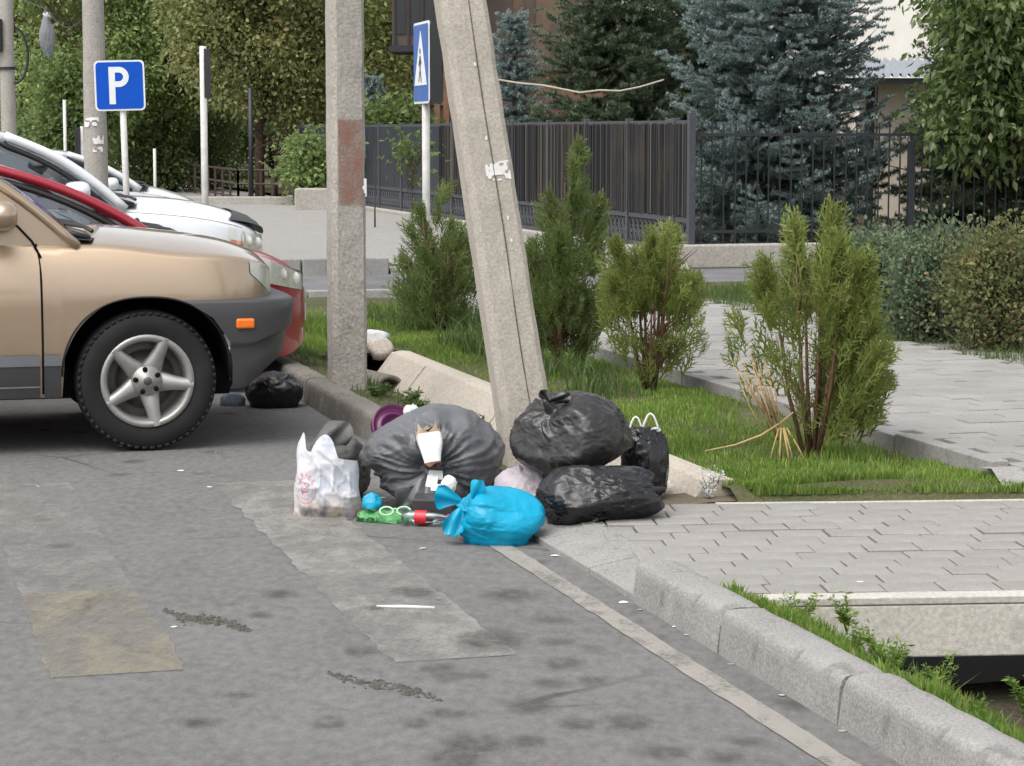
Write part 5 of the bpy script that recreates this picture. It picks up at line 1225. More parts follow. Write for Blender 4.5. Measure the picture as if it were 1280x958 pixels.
    # lights: lens over a reflector bowl
    hx0, hx1, hz0, hz1 = p['lamp']
    for s in (-1, 1):
        lo = lambda x: hz0[0]+(hz0[1]-hz0[0])*(x-hx0)/(hx1-hx0); hi = lambda x: hz1[0]+(hz1[1]-hz1[0])*(x-hx0)/(hx1-hx0)
        rf_ = surf(hx0, hx1, lo, hi, 'chrome' if p['lens'] == 'lens' else 'lens_dull', 'headlight', .006, sides=(s,), n=16, m=8)[0]
        if p['lens'] == 'lens':
            ln = surf(hx0-.005, hx1+.004, lambda x: lo(x)-.004, lambda x: hi(x)+.004, 'lens', 'lens', .018, rf_, sides=(s,), n=16, m=8)
            if p.get('amber'): surf(hx0+.005, hx0+(hx1-hx0)*.35, lambda x: lo(x)+.01, lambda x: lo(x)+.5*(hi(x)-lo(x)), 'orange', 'indicator', .012, rf_, sides=(s,), n=6, m=5)
            for k in (.45, .75):
                xk = hx0+(hx1-hx0)*k; zk = (lo(xk)+hi(xk))/2; MB().lathe([(0, .0), (.035, .006), (.05, .02)], 14, (xk, s*(float(side(xk, zk))+.0), zk), 'y').build('bulb_bowl', M['chrome'], rf_, True)
    MB().box((nose-.05, 0, p.get('gz', .68)), (.03, .5, .10)).build('grille', M['black'], root, bevel=.02)
    MB().box((nose-.004, 0, .45), (.012, .30, .11)).build('number_plate', M['signwhite'], root, bevel=.003)
    for s in (-1, 1): surf(tail+.02, tail+.16, .75, 1.05, 'redcap', 'tail_light', .008, sides=(s,), n=6, m=6)
    return root, side, surf, seam, arch
pt = P(183, 561); o_ = pt[:2]+.80*D
tan = dict(W=.92, nose=.755, wb=2.62, tail=-3.55, rt=.362, rr=.232, ww=.235, arch=.43, mat='tan', lip='black', wx=.05, wp=5,
           zb=[(-3.55, .74), (-3.08, .74), (-3.05, .34), (-2.0, .30), (-.46, .29), (.05, .30), (.13, .755), (.755, .76)],
           zs=[(-3.55, 1.0), (-3.3, 1.09), (-2.0, 1.10), (-.6, 1.06), (-.2, 1.045), (.15, 1.0), (.45, .975), (.64, .935), (.755, .875)],
           zc=[(-3.55, 1.05), (-3.3, 1.12), (-.9, 1.10), (-.5, 1.125), (-.2, 1.13), (.15, 1.10), (.45, 1.06), (.64, 1.0), (.755, .90)],
           ab=(-.36, 1.075), at=(-1.22, 1.60), rrear=(-3.15, 1.60), tb=(-3.42, 1.12), zr=1.66, bp=-1.62, seal=0, bt=.60, mir=(-.74, 1.215), doors=(-.53, -1.62, -2.55), lamp=(.55, .70, (.90, .775), (.975, .895)), lens='dull', apr=.026, gz=.84, ws=.09)
car, side, surf, seam, arch = make_car('tan_suv', 'tan metallic four wheel drive with grey plastic cladding and alloy wheels', (o_[0], o_[1], 0), tan)
# cladding along the sill, bumper, side lamp
for (xa, xb) in ((-.435, -.52), (-.54, -1.61), (-1.63, -2.18)):
    surf(xa, xb, .29, .455, 'clad', 'sill_cladding', .016, n=14, m=6, sides=(-1, 1)); surf(xa, xb, .455, .51, 'clad_light', 'cladding_strip', .020, n=14, m=4, sides=(-1, 1))
surf(-.54, -2.18, .345, .352, 'alloy', 'sill_trim', .021, n=14, m=3)
def bumper(x1, zlo, ztop_, name_):
    n = 44; prof = [(0., -.03), (.06, -.006), (.30, .006), (.45, .008), (.475, .014), (.50, .034), (.53, .036), (.80, .042), (.955, .042), (.985, .030), (.995, .0), (1., -.10)]; W_ = .925; x0 = .16; rows = []; v = []
    cx = x1-.30; az_ = .372; ar_ = .432
    for i in range(n):
        a = i/(n-1)
        if a < .45: rows.append((x0+(cx-x0)*a/.45, W_))
        else: b_ = (a-.45)/.55*np.pi/2; rows.append((cx+.30*np.sin(b_)**.75, W_*max(0, np.cos(b_))**.30))
    for s in (1, -1):
        for (x, y) in (rows if s == 1 else rows[::-1][1:]):
            zl = zlo(np.clip((x-.43)/(x1-.43), 0, 1))
            for (h_, e) in prof:
                z_ = zl+(ztop_-zl)*h_; xa_ = ar_*max(0, 1-(max(0, z_-az_)/(ar_*.98))**2.3)**(1/2.3)+.004
                xx_ = x if x > cx else xa_+(x-x0)*(cx-xa_)/(cx-x0); k_ = max(0, min(1, (xx_-.25)/.4)); v.append((xx_+e*k_, s*(y+e*.5*min(1, y/.5)), z_))
    m = len(prof); return mesh_np(name_, v, grid(len(v)//m, m), M['clad'], car, True)
bumper(.765, lambda u: .31+.19*max(0, (u-.25)/.75), .775, 'front_bumper')
o = bumper(.90, lambda u: .34, .775, 'rear_bumper'); o.rotation_euler = (0, 0, math.pi); o.location = (-2.62, 0, 0)
# painted panel between the windscreen pillar and the door window
for s in (-1, 1):
    v = []; n = 14
    for i in range(n):
        u_ = .62*i/(n-1); x = -.36-.86*u_; zt3 = 1.075+.525*(u_+.16*math.sin(u_*math.pi)*(1-.3*u_)); yb_ = float(side(-.4, 1.06))-.01; yt_ = yb_*(1-u_)+.80*.92*u_
        for j in range(5): w_ = j/4; v.append((x+.02-.02*w_, s*(yb_+(yt_-yb_)*w_+.012), 1.03+(zt3-1.03)*w_))
    mesh_np('door_corner', v, grid(n, 5) if s < 0 else grid(n, 5)[:, ::-1], M['tan'], car, True)
    MB().tube([(-.52, s*(float(side(-.52, 1.0))+.004), 1.0), (-.56, s*(float(side(-.5, 1.06))+.008), 1.08), (-.66, s*.815, 1.19), (-.80, s*.795, 1.295), (-.93, s*.775, 1.37)], .006, 5).build('seam', M['dark'], car, True)
for s in (-1, 1):
    o = MB().box((0, 0, 0), (.095, .03, .052)).build('side_lamp', M['orange'], car, bevel=.012, seg=3); o.location = (.50, s*.948, .650)
MB().box((.79, 0, .60), (.04, .7, .1)).build('air_intake', M['black'], car, bevel=.01)

nosepx = lambda px, Y, x, y: A(px, 300, Y)
def place(px_nose, Ynear, p, lat):                # put the near front corner of a car at a photo column and distance
    c = A(px_nose, 300, Ynear); fwd = p['nose']-lat; return c[:2]-fwd*N+(p['W']*.78)*D
red = dict(W=.84, nose=.80, wb=2.45, tail=-3.15, rt=.30, rr=.19, ww=.19, arch=.35, mat='red', wx=-.05, wp=3.2,
           zb=[(-3.15, .3), (-2.0, .24), (-.4, .22), (.36, .22), (.55, .21), (.8, .30)],
           zs=[(-3.15, .95), (-2.8, 1.0), (-.6, .95), (-.2, .90), (.15, .85), (.45, .79), (.65, .72), (.8, .58)],
           zc=[(-3.15, 1.0), (-2.8, 1.02), (-.6, .99), (-.25, .985), (.15, .935), (.45, .87), (.68, .77), (.8, .60)],
           ab=(-.22, .955), at=(-1.30, 1.43), rrear=(-2.85, 1.42), tb=(-3.08, 1.0), zr=1.50, bp=-1.42, mir=(-.98, 1.06), doors=(-.42, -1.38, -2.2), lamp=(.38, .72, (.70, .62), (.86, .72)), lens='lens', apr=.032, ws=.07)
make_car('red_hatchback', 'red hatchback parked between the tan and the white four wheel drives', (*place(390, 14.75, red, .05), 0), red)
whs = dict(W=.90, nose=.86, wb=2.62, tail=-3.5, rt=.35, rr=.215, ww=.22, arch=.41, mat='carwhite', wx=.0, wp=4.,
           zb=[(-3.5, .4), (-2.0, .30), (-.4, .28), (.42, .28), (.6, .30), (.86, .42)],
           zs=[(-3.5, 1.0), (-3.2, 1.10), (-.6, 1.07), (-.2, 1.05), (.15, 1.02), (.45, .97), (.7, .89), (.86, .72)],
           zc=[(-3.5, 1.05), (-3.2, 1.12), (-.6, 1.13), (-.25, 1.15), (.15, 1.13), (.45, 1.08), (.72, .97), (.86, .74)],
           ab=(-.28, 1.09), at=(-1.10, 1.60), rrear=(-3.1, 1.60), tb=(-3.42, 1.1), zr=1.68, bp=-1.5, mir=(-.62, 1.20), doors=(-.5, -1.5, -2.45), lamp=(.50, .80, (.76, .72), (.93, .86)), lens='lens', amber=True, apr=.036, ws=.08)
wc, wside, wsurf, wseam, _ = make_car('white_suv', 'white four wheel drive with a black bonnet deflector behind the red car', (*place(339, 17.3, whs, .03), 0), whs)
v = []
for j in range(21):
    q_ = (j/10-1)*.93
    for k in range(5):
        x = .60+.055*k-.12*abs(q_)**3; zs_ = float(hermite(x, *zip(*whs['zs']))); zc2 = float(hermite(x, *zip(*whs['zc']))); v.append((x+.012*k, float(wside(x, zs_))*q_, zs_+(zc2-zs_)*(1-abs(q_)**2.4)+.012+.006*k))
mesh_np('bonnet_deflector', v, grid(21, 5), M['black'], wc, True)
MB().lathe([(0, .012), (.018, .010), (.022, 0)], 12, (0, 0, 0), 'y').build('side_repeater', M['black'], wc, True, (-.18, -float(wside(-.18, .98))-.005, .98)).scale = (1, -1, 1.4)
sed = dict(W=.86, nose=.85, wb=2.65, tail=-3.75, rt=.315, rr=.20, ww=.2, arch=.37, mat='carwhite', wx=.0, wp=3.6,
           zb=[(-3.75, .35), (-2.0, .25), (-.4, .22), (.42, .22), (.6, .24), (.85, .35)],
           zs=[(-3.75, .88), (-3.5, .96), (-.6, .93), (-.2, .90), (.15, .86), (.45, .79), (.7, .70), (.85, .56)],
           zc=[(-3.75, .92), (-3.5, 1.0), (-.6, .97), (-.25, .98), (.15, .95), (.45, .88), (.72, .76), (.85, .58)],
           ab=(-.06, .945), at=(-.90, 1.36), rrear=(-2.3, 1.36), tb=(-3.1, .99), zr=1.42, bp=-1.2, mir=(-.42, 1.0), doors=(-.42, -1.25, -2.2), lamp=(.45, .78, (.60, .58), (.74, .66)), lens='lens', apr=.036, ws=.1)
make_car('white_saloon', 'white saloon car farthest along the parked row, behind the parking sign', (*place(262, 29, sed, .02), 0), sed)

# ------------------------------------------------------------------ rubbish bags
_ico = {}
def ico(sub):
    if sub not in _ico:
        bm = bmesh.new(); bmesh.ops.create_icosphere(bm, subdivisions=sub, radius=1.); bm.verts.ensure_lookup_table()
        _ico[sub] = (np.array([v.co for v in bm.verts]), np.array([[v.index for v in f.verts] for f in bm.faces])); bm.free()
    v, f = _ico[sub]; return v.copy(), f
def bag_mesh(dim, seed, knot=None, facets=16, fs=.35, wr=.03, pleat=.05, sag=.0, zc=.9, sub=6, hollow=None, shape=None, sharp=18., wf=3.2, pk=22., psig=1.1):
    """a filled film bag: facetted by its contents, pleated towards the knot, creased all over, flat where it rests"""
    rng = np.random.default_rng(seed); d, f = ico(sub); n = rng.normal(size=(facets, 3)); n /= np.linalg.norm(n, axis=1, keepdims=True); h = 1-fs*rng.random(facets)
    dp = np.clip(d @ n.T, 1e-3, None); r = h[None]/dp; r = np.concatenate([r, np.ones((len(d), 1))], 1)
    r = -np.log(np.exp(-np.clip(r, 0, 3)*sharp).sum(1))/sharp
    wp = d+.25*np.stack([vnoise(d*2.3+k*9.1, seed+k) for k in range(3)], 1)
    cr = ridged(wp*wf, seed+3, 3); cr2 = ridged(wp*wf*[1, 1, 2.1]*2.4+7, seed+13, 2)
    amp = np.clip(.55+.7*vnoise(d*2+3.3, seed+21), .1, 1.2)
    r = r+wr*(cr*.55+cr2*.28)*amp
    if knot is not None:
        k = np.array(knot, float); k /= np.linalg.norm(k); u = np.cross(k, [.3, .2, .93]); u /= np.linalg.norm(u); b = np.cross(k, u)
        ct = np.clip(d @ k, -1, 1); th = np.arccos(ct); ph = np.arctan2(d @ b, d @ u)
        ph2 = ph+.10*np.sin(th*3+seed)+.10*vnoise(d*3, seed+5)
        pn = np.stack([np.cos(ph2)*pk/6.28, np.sin(ph2)*pk/6.28, th*.7], 1); pl_ = .6*ridged(pn, seed+8, 2)+.55*ridged(pn*[.47, .47, 1.3]+3.7, seed+9, 2); pl_ = pl_*(.25+1.1*np.clip(vnoise(d*1.9+1.7, seed+6)+.35, 0, 1))
        fall = np.exp(-(th/psig)**2); r = r+pleat*pl_*fall*np.clip(th*2.2, .15, 1)
        r = r-.30*np.exp(-(th/.36)**2)+.34*np.exp(-(th/.10)**2)
    p = d*r[:, None]*np.array(dim)
    if shape is not None: p = shape(p, d)
    z0 = -dim[2]*zc; low = p[:, 2] < z0+.02
    p[:, 2] = np.where(low, z0+.004*vnoise(p*40, seed+2)+(p[:, 2]-z0)*.04, p[:, 2])
    # spread a little where it meets the ground
    k_ = np.clip(1-(p[:, 2]-z0)/(dim[2]*.7), 0, 1)**2; p[:, :2] *= (1+.05*k_)[:, None]
    p[:, 2] -= z0
    return p, f
def bag(name, label, px, py, Y, dim, mat, seed, z=0., tails=None, **kw):
    """(px, Y): column and distance of the bag's middle; dim: half sizes"""
    c = A(px, 600, Y); root = empty(name, (c[0], c[1], z)); tag(root, label, 'bag', 'rubbish bags dumped by the leaning pole')
    p, f = bag_mesh(dim, seed, **kw); b_ = mesh_np('film', p, f, mat, root, True)
    return root, p
def tail(root, at, dir_, L, w_, mat, seed, name='knot_ear', n=10, m=7):
    """a crumpled flap of film leaving the knot"""
    rng = np.random.default_rng(seed); d = np.array(dir_, float); d /= np.linalg.norm(d); s = np.cross(d, [.1, .9, .2]); s /= np.linalg.norm(s); q = np.cross(d, s); v = []
    for i in range(n):
        u = i/(n-1); ww = w_*(.22+.9*u**.8)*(1-.35*u**6)
        for j in range(m): a = j/(m-1)*2-1; v.append(np.array(at)+d*L*u*(1-.18*a*a*u)+s*ww*a+q*(.35*ww*math.sin(a*5+seed)+.10*L*math.sin(u*4+seed+a*2))*(.3+u))
    o = mesh_np(name, v, grid(n, m), mat, root, True); return o
sc = lambda Y: 2900/Y*1.005
def slump(p, d): q_ = p.copy(); q_[:, 2] = np.where(p[:, 2] > 0, p[:, 2]*(1-.30*np.clip(-p[:, 0]/.3, 0, 1)**1.1), p[:, 2]); return q_
# 1 big grey torn bag
Yg = 10.02
gb, gp = bag('grey_rubbish_bag', 'big grey bag torn open at the front, contents spilling out', 541, 0, Yg, (.325, .30, .245), M['bag_grey'], 5, knot=(-.02, -.97, -.12), facets=9, fs=.20, wr=.022, pleat=.14, zc=.86, pk=25., psig=1.55, sharp=12, shape=slump)
tail(gb, (.0, -.27, .19), (.25, -.7, .55), .11, .05, M['bag_grey'], 3, 'torn_flap'); tail(gb, (-.02, -.27, .17), (-.1, -.55, -.75), .13, .08, M['bag_grey'], 4, 'torn_flap'); tail(gb, (.03, -.27, .18), (.75, -.5, .25), .10, .05, M['bag_grey'], 9, 'torn_flap')
tail(gb, (-.06, -.20, .10), (-.5, -.6, -.5), .15, .09, M['bag_grey'], 12, 'torn_flap')
# 2 white carrier bag, standing, printed
Yw = 9.82; c = A(409, 600, Yw); cb = empty('carrier_bag', (c[0], c[1], 0), R(4)); tag(cb, 'white printed carrier bag standing full beside the grey bag', 'bag', 'rubbish bags dumped by the leaning pole')
def carrier_y(x, z):                              # bulge of the front and back walls
    zz_ = np.clip(z/.36, 0, 1); ex = np.clip(1-np.abs(x/(.150-.03*zz_))**2.6, 0, 1)**.5
    return .105*ex*(1-.42*zz_**2)*(1-.22*np.clip(.05-z, 0, .05)/.05)
n, m = 70, 60; x = np.linspace(-1, 1, n)[:, None]; zq = np.linspace(0, 1, m)[None]
top = .265+.085*np.clip(1-((x+.05)/.45)**2, 0, 1)**.8*(x < .5)-.03*x+.07*np.exp(-((x+.86)/.12)**2)+.075*np.exp(-((x-.30)/.16)**2)*0
Z_ = zq*(top+.0*x); X_ = x*(.148-.030*np.clip(Z_/.36, 0, 1))+.004*np.sin(Z_*40); pp = np.stack([X_, 0*X_, Z_], 2).reshape(-1, 3)
cr_ = ridged(pp*[9, 9, 6]+2, 4, 3); cr3 = ridged(np.stack([pp[:, 0]*12+pp[:, 2]*9, pp[:, 0]*2, pp[:, 2]*5], 1), 8, 2)
def cfront(pp, cr): return -carrier_y(pp[:, 0], pp[:, 2])-.009*cr
for nm, sg, tp in (('front_wall', -1, 1.), ('back_wall', 1, .93)):
    q_ = pp.copy(); q_[:, 2] *= tp; q_[:, 1] = sg*(carrier_y(pp[:, 0], pp[:, 2])+(.008*cr_+.006*cr3)*np.clip(carrier_y(pp[:, 0], pp[:, 2])/.05, 0, 1))
    o = mesh_np(nm, q_, grid(n, m) if sg < 0 else grid(n, m)[:, ::-1], M['carrier'], cb, True)
    if sg < 0: cwall = q_.reshape(n, m, 3)
def on_wall(x, z):
    i = int(np.clip(round((x/(.148-.03*z/.36)+1)/2*(n-1)), 0, n-1)); col_ = cwall[i]; return float(np.interp(z, col_[:, 2], col_[:, 1]))
def wallpt(x, z, off=.0035): 
    y_ = np.mean([on_wall(x+a, z) for a in (-.004, 0, .004)]); return (x, y_-off, z)
pc = (-.092, .125)
def ring(r0, r1, a0, a1, nm, k=40, sx=.82):
    v = []; 
    for a in np.linspace(a0, a1, k): v += [wallpt(pc[0]+sx*r0*math.cos(a), pc[1]+r0*1.15*math.sin(a)), wallpt(pc[0]+sx*r1*math.cos(a), pc[1]+r1*1.15*math.sin(a))]
    mesh_np(nm, v, grid(k, 2), M['print'], cb)
ring(.052, .055, 2.9, 6.5, 'print_ring'); ring(.040, .0415, 0, 6.29, 'print_ring')
def stroke(pts, w_, nm):
    v = []
    for i, p_ in enumerate(pts):
        a, b = np.array(pts[max(0, i-1)]), np.array(pts[min(len(pts)-1, i+1)]); t_ = (b-a)/np.linalg.norm(b-a); n_ = np.array([-t_[1], t_[0]])*w_; v += [wallpt(p_[0]-n_[0], p_[1]-n_[1]), wallpt(p_[0]+n_[0], p_[1]+n_[1])]
    mesh_np(nm, v, grid(len(pts), 2), M['print'], cb)
hx, hz = pc[0]-.004, pc[1]+.016; stroke([(hx+.0011*16*math.sin(a)**3, hz+.0011*(13*math.cos(a)-5*math.cos(2*a)-2*math.cos(3*a)-math.cos(4*a))) for a in np.linspace(0, 6.28, 30)], .0018, 'print_heart')
stroke([(hx-.012, hz-.016), (hx-.008, hz-.045)], .002, 'print_hand'); stroke([(hx+.012, hz-.016), (hx+.008, hz-.045)], .002, 'print_hand'); stroke([(hx-.008, hz-.03), (hx+.008, hz-.03)], .004, 'print_hand')
for k, chh in enumerate('PLRAKE'):                   # arched lettering over the emblem
    a = math.pi*(.87-.135*k); tm = text_mesh('print_letter', chh, .024, 0, M['print'], cb); rr0 = .051
    for vv in tm.data.vertices:
        px_, pz_ = vv.co.x, vv.co.y; ro = a-math.pi/2; xx_ = px_*math.cos(ro)-pz_*math.sin(ro); zz_ = px_*math.sin(ro)+pz_*math.cos(ro)
        vv.co = wallpt(pc[0]+.82*rr0*math.cos(a)+xx_, pc[1]+rr0*1.15*math.sin(a)+zz_, .004)
    tm.data.update()
p_, f_ = bag_mesh((.115, .075, .06), 77, None, 10, .4, .08, sub=4); p_[:, 2] += .20; mesh_np('crumpled_contents', p_, f_, M['bag_olive'], cb, True)
# 3 dull grey bag slumped behind the carrier bag
bag('grey_black_bag', 'dull dark grey bag slumped behind the white carrier bag', 425, 0, 10.25, (.165, .15, .17), M['bag_olive'], 15, knot=(-.7, -.5, .4), facets=10, fs=.35, wr=.05, pleat=.06, zc=.80, sub=5)
tail(cb, (-.10, .03, .22), (.55, .1, .45), .26, .07, M['bag_olive'], 5, 'inner_liner', 14, 9)
# 4 blue bag
bbg, bp_ = bag('blue_bag', 'bright blue tied bag lying in front of the grey and black bags', 623, 0, 9.16, (.192, .16, .125), M['bag_blue'], 24, knot=(-.93, -.25, .30), facets=10, fs=.28, wr=.028, pleat=.09, zc=.82, sharp=18, wf=2.0, psig=1.3, pk=16)
tail(bbg, (-.15, -.04, .17), (-.75, -.12, .22), .11, .055, M['bag_blue'], 2); tail(bbg, (-.10, -.05, .18), (.35, -.2, .8), .085, .04, M['bag_blue'], 6); tail(bbg, (-.15, -.05, .14), (-.35, -.4, -.75), .12, .05, M['bag_blue'], 8)
# 5 lower black bag, 6 upper black bag, 7 black bag behind
bag('black_rubbish_bag', 'lower shiny black bag carrying another black bag on the pavers', 753, 0, 9.38, (.270, .24, .158), M['bag_black'], 33, z=.03, knot=(.97, .1, .15), facets=12, fs=.34, wr=.055, pleat=.06, zc=.78, wf=2.6, pk=18, sharp=26)
ub, up_ = bag('black_rubbish_bag', 'upper round black bag with a knot, resting on the other bags', 715, 0, 9.68, (.268, .24, .193), M['bag_thin'], 45, z=.175, knot=(-.46, -.30, .88), facets=11, fs=.32, wr=.030, pleat=.10, zc=.93, sharp=30, wf=2.0, psig=.9)
tail(ub, (-.10, -.07, .335), (-.5, 0, .75), .06, .022, M['bag_black'], 3); tail(ub, (-.10, -.07, .33), (.75, -.1, .3), .10, .03, M['bag_black'], 5)
def boxy(p, d): 
    q_ = p.copy(); k_ = np.array([.11, .11, .19]); q_ = np.sign(p)*np.abs(p/k_)**.8*k_; return q_
kb, _ = bag('black_rubbish_bag', 'upright black bag with white tie handles behind the two black bags', 804, 0, 9.95, (.112, .11, .185), M['bag_black'], 52, z=.03, knot=None, facets=8, fs=.28, wr=.09, zc=.95, shape=boxy, sub=6)
for k, (x0_, x1_) in enumerate(((-.07, .0), (-.01, .07))): MB().tube([(x0_+(x1_-x0_)*u_, -.03+.03*k, .295+.085*math.sin(u_*math.pi)+.01*k) for u_ in np.linspace(0, 1, 9)], .005, 5).build('tie_handle', M['paper'], kb, True)
tail(kb, (-.02, -.02, .30), (.8, -.2, .25), .10, .018, M['film_white'], 4, 'tie_handle')
# 8 pinkish white bag between
bag('pale_bag', 'pinkish white crumpled bag wedged between grey and black bags', 655, 0, 9.72, (.135, .12, .135), M['bag_pink'], 61, knot=(-.2, -.2, 1), facets=10, fs=.35, wr=.07, pleat=.05, zc=.8, sub=5)
# 9 black bag by the far kerb
kb2, _ = bag('black_rubbish_bag', 'small black bag lying against the far kerb beyond the tan car', 344, 0, 13.75, (.175, .15, .125), M['bag_black'], 71, knot=(.5, -.2, .8), facets=7, fs=.25, wr=.03, pleat=.12, zc=.75, sub=5, sharp=14)
c = A(291, 490, 13.8); p_, f_ = bag_mesh((.08, .05, .045), 81, None, 8, .3, .05, zc=.8, sub=4); tag(mesh_np('cloth_rag', p_, f_, M['denim'], None, True, (c[0], c[1], 0)), 'grey blue rag on the asphalt under the tan car bumper', 'rag')
# 10 bag hanging on the cable
hb = empty('hanging_bag', hp-Vector((0, 0, .62))); tag(hb, 'empty grey plastic bag hanging from the cable between far poles', 'bag')
def hang(p, d): q_ = p.copy(); q_[:, 0] *= (1-.55*np.clip(p[:, 2]/.3, -1, 1)*(p[:, 2] > 0)); return q_
p_, f_ = bag_mesh((.10, .07, .31), 91, None, 10, .4, .11, zc=1.5, sub=5, shape=hang); p_[:, 2] -= p_[:, 2].min(); p_ *= [1, 1, .60/np.ptp(p_[:, 2])]; mesh_np('film', p_, f_, M['bag_silver'], hb, True)
p_, f_ = bag_mesh((.06, .05, .06), 92, None, 8, .4, .1, zc=1.5, sub=4); p_[:, 2] += .5-p_[:, 2].min(); mesh_np('knotted_top', p_, f_, M['film_white'], hb, True)

# ------------------------------------------------------------------ loose rubbish
c = A(494, 560, 10.20); lid = empty('purple_lid', (c[0], c[1], .325)); lid.rotation_euler = (R(62), R(8), R(24)); tag(lid, 'round dark purple plastic lid leaning behind the grey bag', 'lid')
MB().lathe([(0, .0), (.06, .0), (.062, .006), (.075, .006), (.08, -.004), (.098, -.004), (.105, .012), (.112, .010), (.108, -.02), (.09, -.016), (0, -.014)], 40).build('disc', M['purple'], lid, True)
c = A(506, 560, 10.06); bt = empty('white_bottle', (c[0], c[1], .155)); bt.rotation_euler = (R(10), R(18), 0); tag(bt, 'white bottle with a yellow cap tucked behind the grey bag', 'bottle')
MB().lathe([(0, 0), (.034, .004), (.036, .03), (.036, .20), (.028, .235), (.014, .25), (.014, .262)], 18).build('body', M['film_white'], bt, True); MB().lathe([(.0165, .245), (.0175, .247), (.0175, .278), (.012, .284), (0, .284)], 14).build('cap', M['yellow'], bt, True)
c = A(516, 560, 10.2); p_, f_ = bag_mesh((.05, .04, .06), 95, None, 8, .4, .12, zc=.8, sub=4); tag(mesh_np('white_film', p_, f_, M['film_white'], None, True, (c[0], c[1], .33)), 'scrap of white film stuck between purple lid and grey bag', 'film')
# torn carton poking out of the grey bag
c = A(538, 560, 9.70); ct = empty('torn_carton', (c[0], c[1], .305)); ct.rotation_euler = (R(-24), R(-8), R(6)); tag(ct, 'torn white and brown carton poking from the grey bag', 'carton')
v = []
for i in range(14):
    u_ = i/13; rr0 = .050-.012*u_+.006*math.sin(u_*5)
    for j in range(20):
        a = 2*math.pi*j/20; ca, sa = math.cos(a), math.sin(a); v.append((rr0*math.copysign(abs(ca)**.5, ca)*(1+.10*math.sin(3*a+u_*4)), .6*rr0*math.copysign(abs(sa)**.5, sa)*(1+.12*math.sin(2*a+u_*6)), .085-.165*u_+(.022*math.sin(5*a) if i == 0 else 0)+(.010*math.sin(4*a) if i == 13 else 0)))
q20 = lambda i0, i1: [(i*20+j, i*20+(j+1) % 20, (i+1)*20+(j+1) % 20, (i+1)*20+j) for i in range(i0, i1) for j in range(20)]
MB().add(v, q20(2, 12)).build('sleeve', M['paper'], ct, True); MB().add(v, q20(0, 2)).build('torn_edge', M['cardboard'], ct, True); MB().add(v, q20(12, 13)).build('brown_rim', M['brick'], ct, True)
# papers, tissue, box spilling from the tear
for k, (px, py, Y, sx, sy, rz, rx, lab) in enumerate(((545, 594, 9.70, .06, .04, .3, 1.1, 'white folded paper at the mouth of the grey bag'), (540, 602, 9.68, .05, .05, -.4, 1.3, 'white paper sheet below the torn carton'), (549, 610, 9.66, .07, .03, .1, 1.2, 'white paper strip beside the crumpled tissue'))):
    c = A(px, py, Y); o = MB().box((0, 0, 0), (sx, sy, .004)).build('paper_sheet', M['paper']); o.location = c; o.rotation_euler = (rx, .1, rz); tag(o, lab, 'paper')
c = A(561, 606, 9.66); p_, f_ = bag_mesh((.036, .03, .042), 96, None, 8, .4, .16, zc=1.2, sub=4); p_[:, 2] -= p_[:, 2].mean(); tag(mesh_np('crumpled_tissue', p_, f_, M['paper'], None, True, tuple(c)), 'crumpled pale tissue spilling from the grey bag', 'tissue')
c = A(543, 628, 9.62); o = MB().box((0, 0, .045), (.17, .10, .075)).build('black_box', M['clad'], bevel=.006); o.location = (c[0], c[1], .03); o.rotation_euler = (R(8), 0, R(-6)); tag(o, 'dark grey plastic box under the mouth of the grey bag', 'box')
# green bag with a pale green spectacle frame, cyan scrap, bottle with red cap
c = A(495, 640, 9.66); p_, f_ = bag_mesh((.165, .085, .038), 97, (1, 0, 0), 8, .3, .07, zc=.6, sub=5); p_[:, 2] = p_[:, 2]*(1-.55*np.clip(p_[:, 0]/.165, -1, 1))*.6+.008*ridged(p_*30, 5, 2)*(p_[:, 2] > .008); tag(mesh_np('green_bag', p_, f_, M['bag_green'], None, True, (c[0], c[1], .001)), 'flat green translucent bag lying under the grey bag', 'bag')
c = A(494, 634, 9.56); gs = empty('toy_glasses', (c[0], c[1], .058)); gs.rotation_euler = (R(62), 0, R(2)); tag(gs, 'pale green spectacle frame lying on the flat green bag', 'glasses')
for s in (-1, 1):
    MB().tube([(s*.036+.028*math.cos(a), .018*math.sin(a), 0) for a in np.linspace(0, 6.28, 24)], .0045, 6).build('rim', M['greenlt'], gs, True); MB().tube([(s*.064, .006, 0), (s*.07, .004, -.06)], .003, 5).build('temple', M['greenlt'], gs, True)
MB().tube([(-.01, .006, 0), (0, .011, 0), (.01, .006, 0)], .004, 6).build('bridge', M['greenlt'], gs, True)
c = A(466, 626, 9.66); p_, f_ = bag_mesh((.045, .03, .04), 98, (.8, -.2, .4), 7, .4, .12, .1, zc=.7, sub=4); tag(mesh_np('cyan_scrap', p_, f_, M['bag_blue'], None, True, (c[0], c[1], .055)), 'small cyan knotted plastic scrap on the flat green bag', 'scrap')
c = A(540, 645, 9.52); bt = empty('drink_bottle', (c[0], c[1], .036)); bt.rotation_euler = (0, R(90), R(-12)); tag(bt, 'clear bottle with red label and red cap lying before the grey bag', 'bottle')
MB().lathe([(0, -.13), (.028, -.125), (.03, -.09), (.029, .0), (.026, .03), (.014, .062), (.013, .075)], 18).build('body', M['bottle'], bt, True); MB().lathe([(.0305, -.07), (.0305, -.02)], 18).build('label_band', M['redcap'], bt, True); MB().lathe([(.0165, .066), (.018, .068), (.018, .092), (.014, .097), (0, .097)], 14).build('cap', M['redcap'], bt, True)
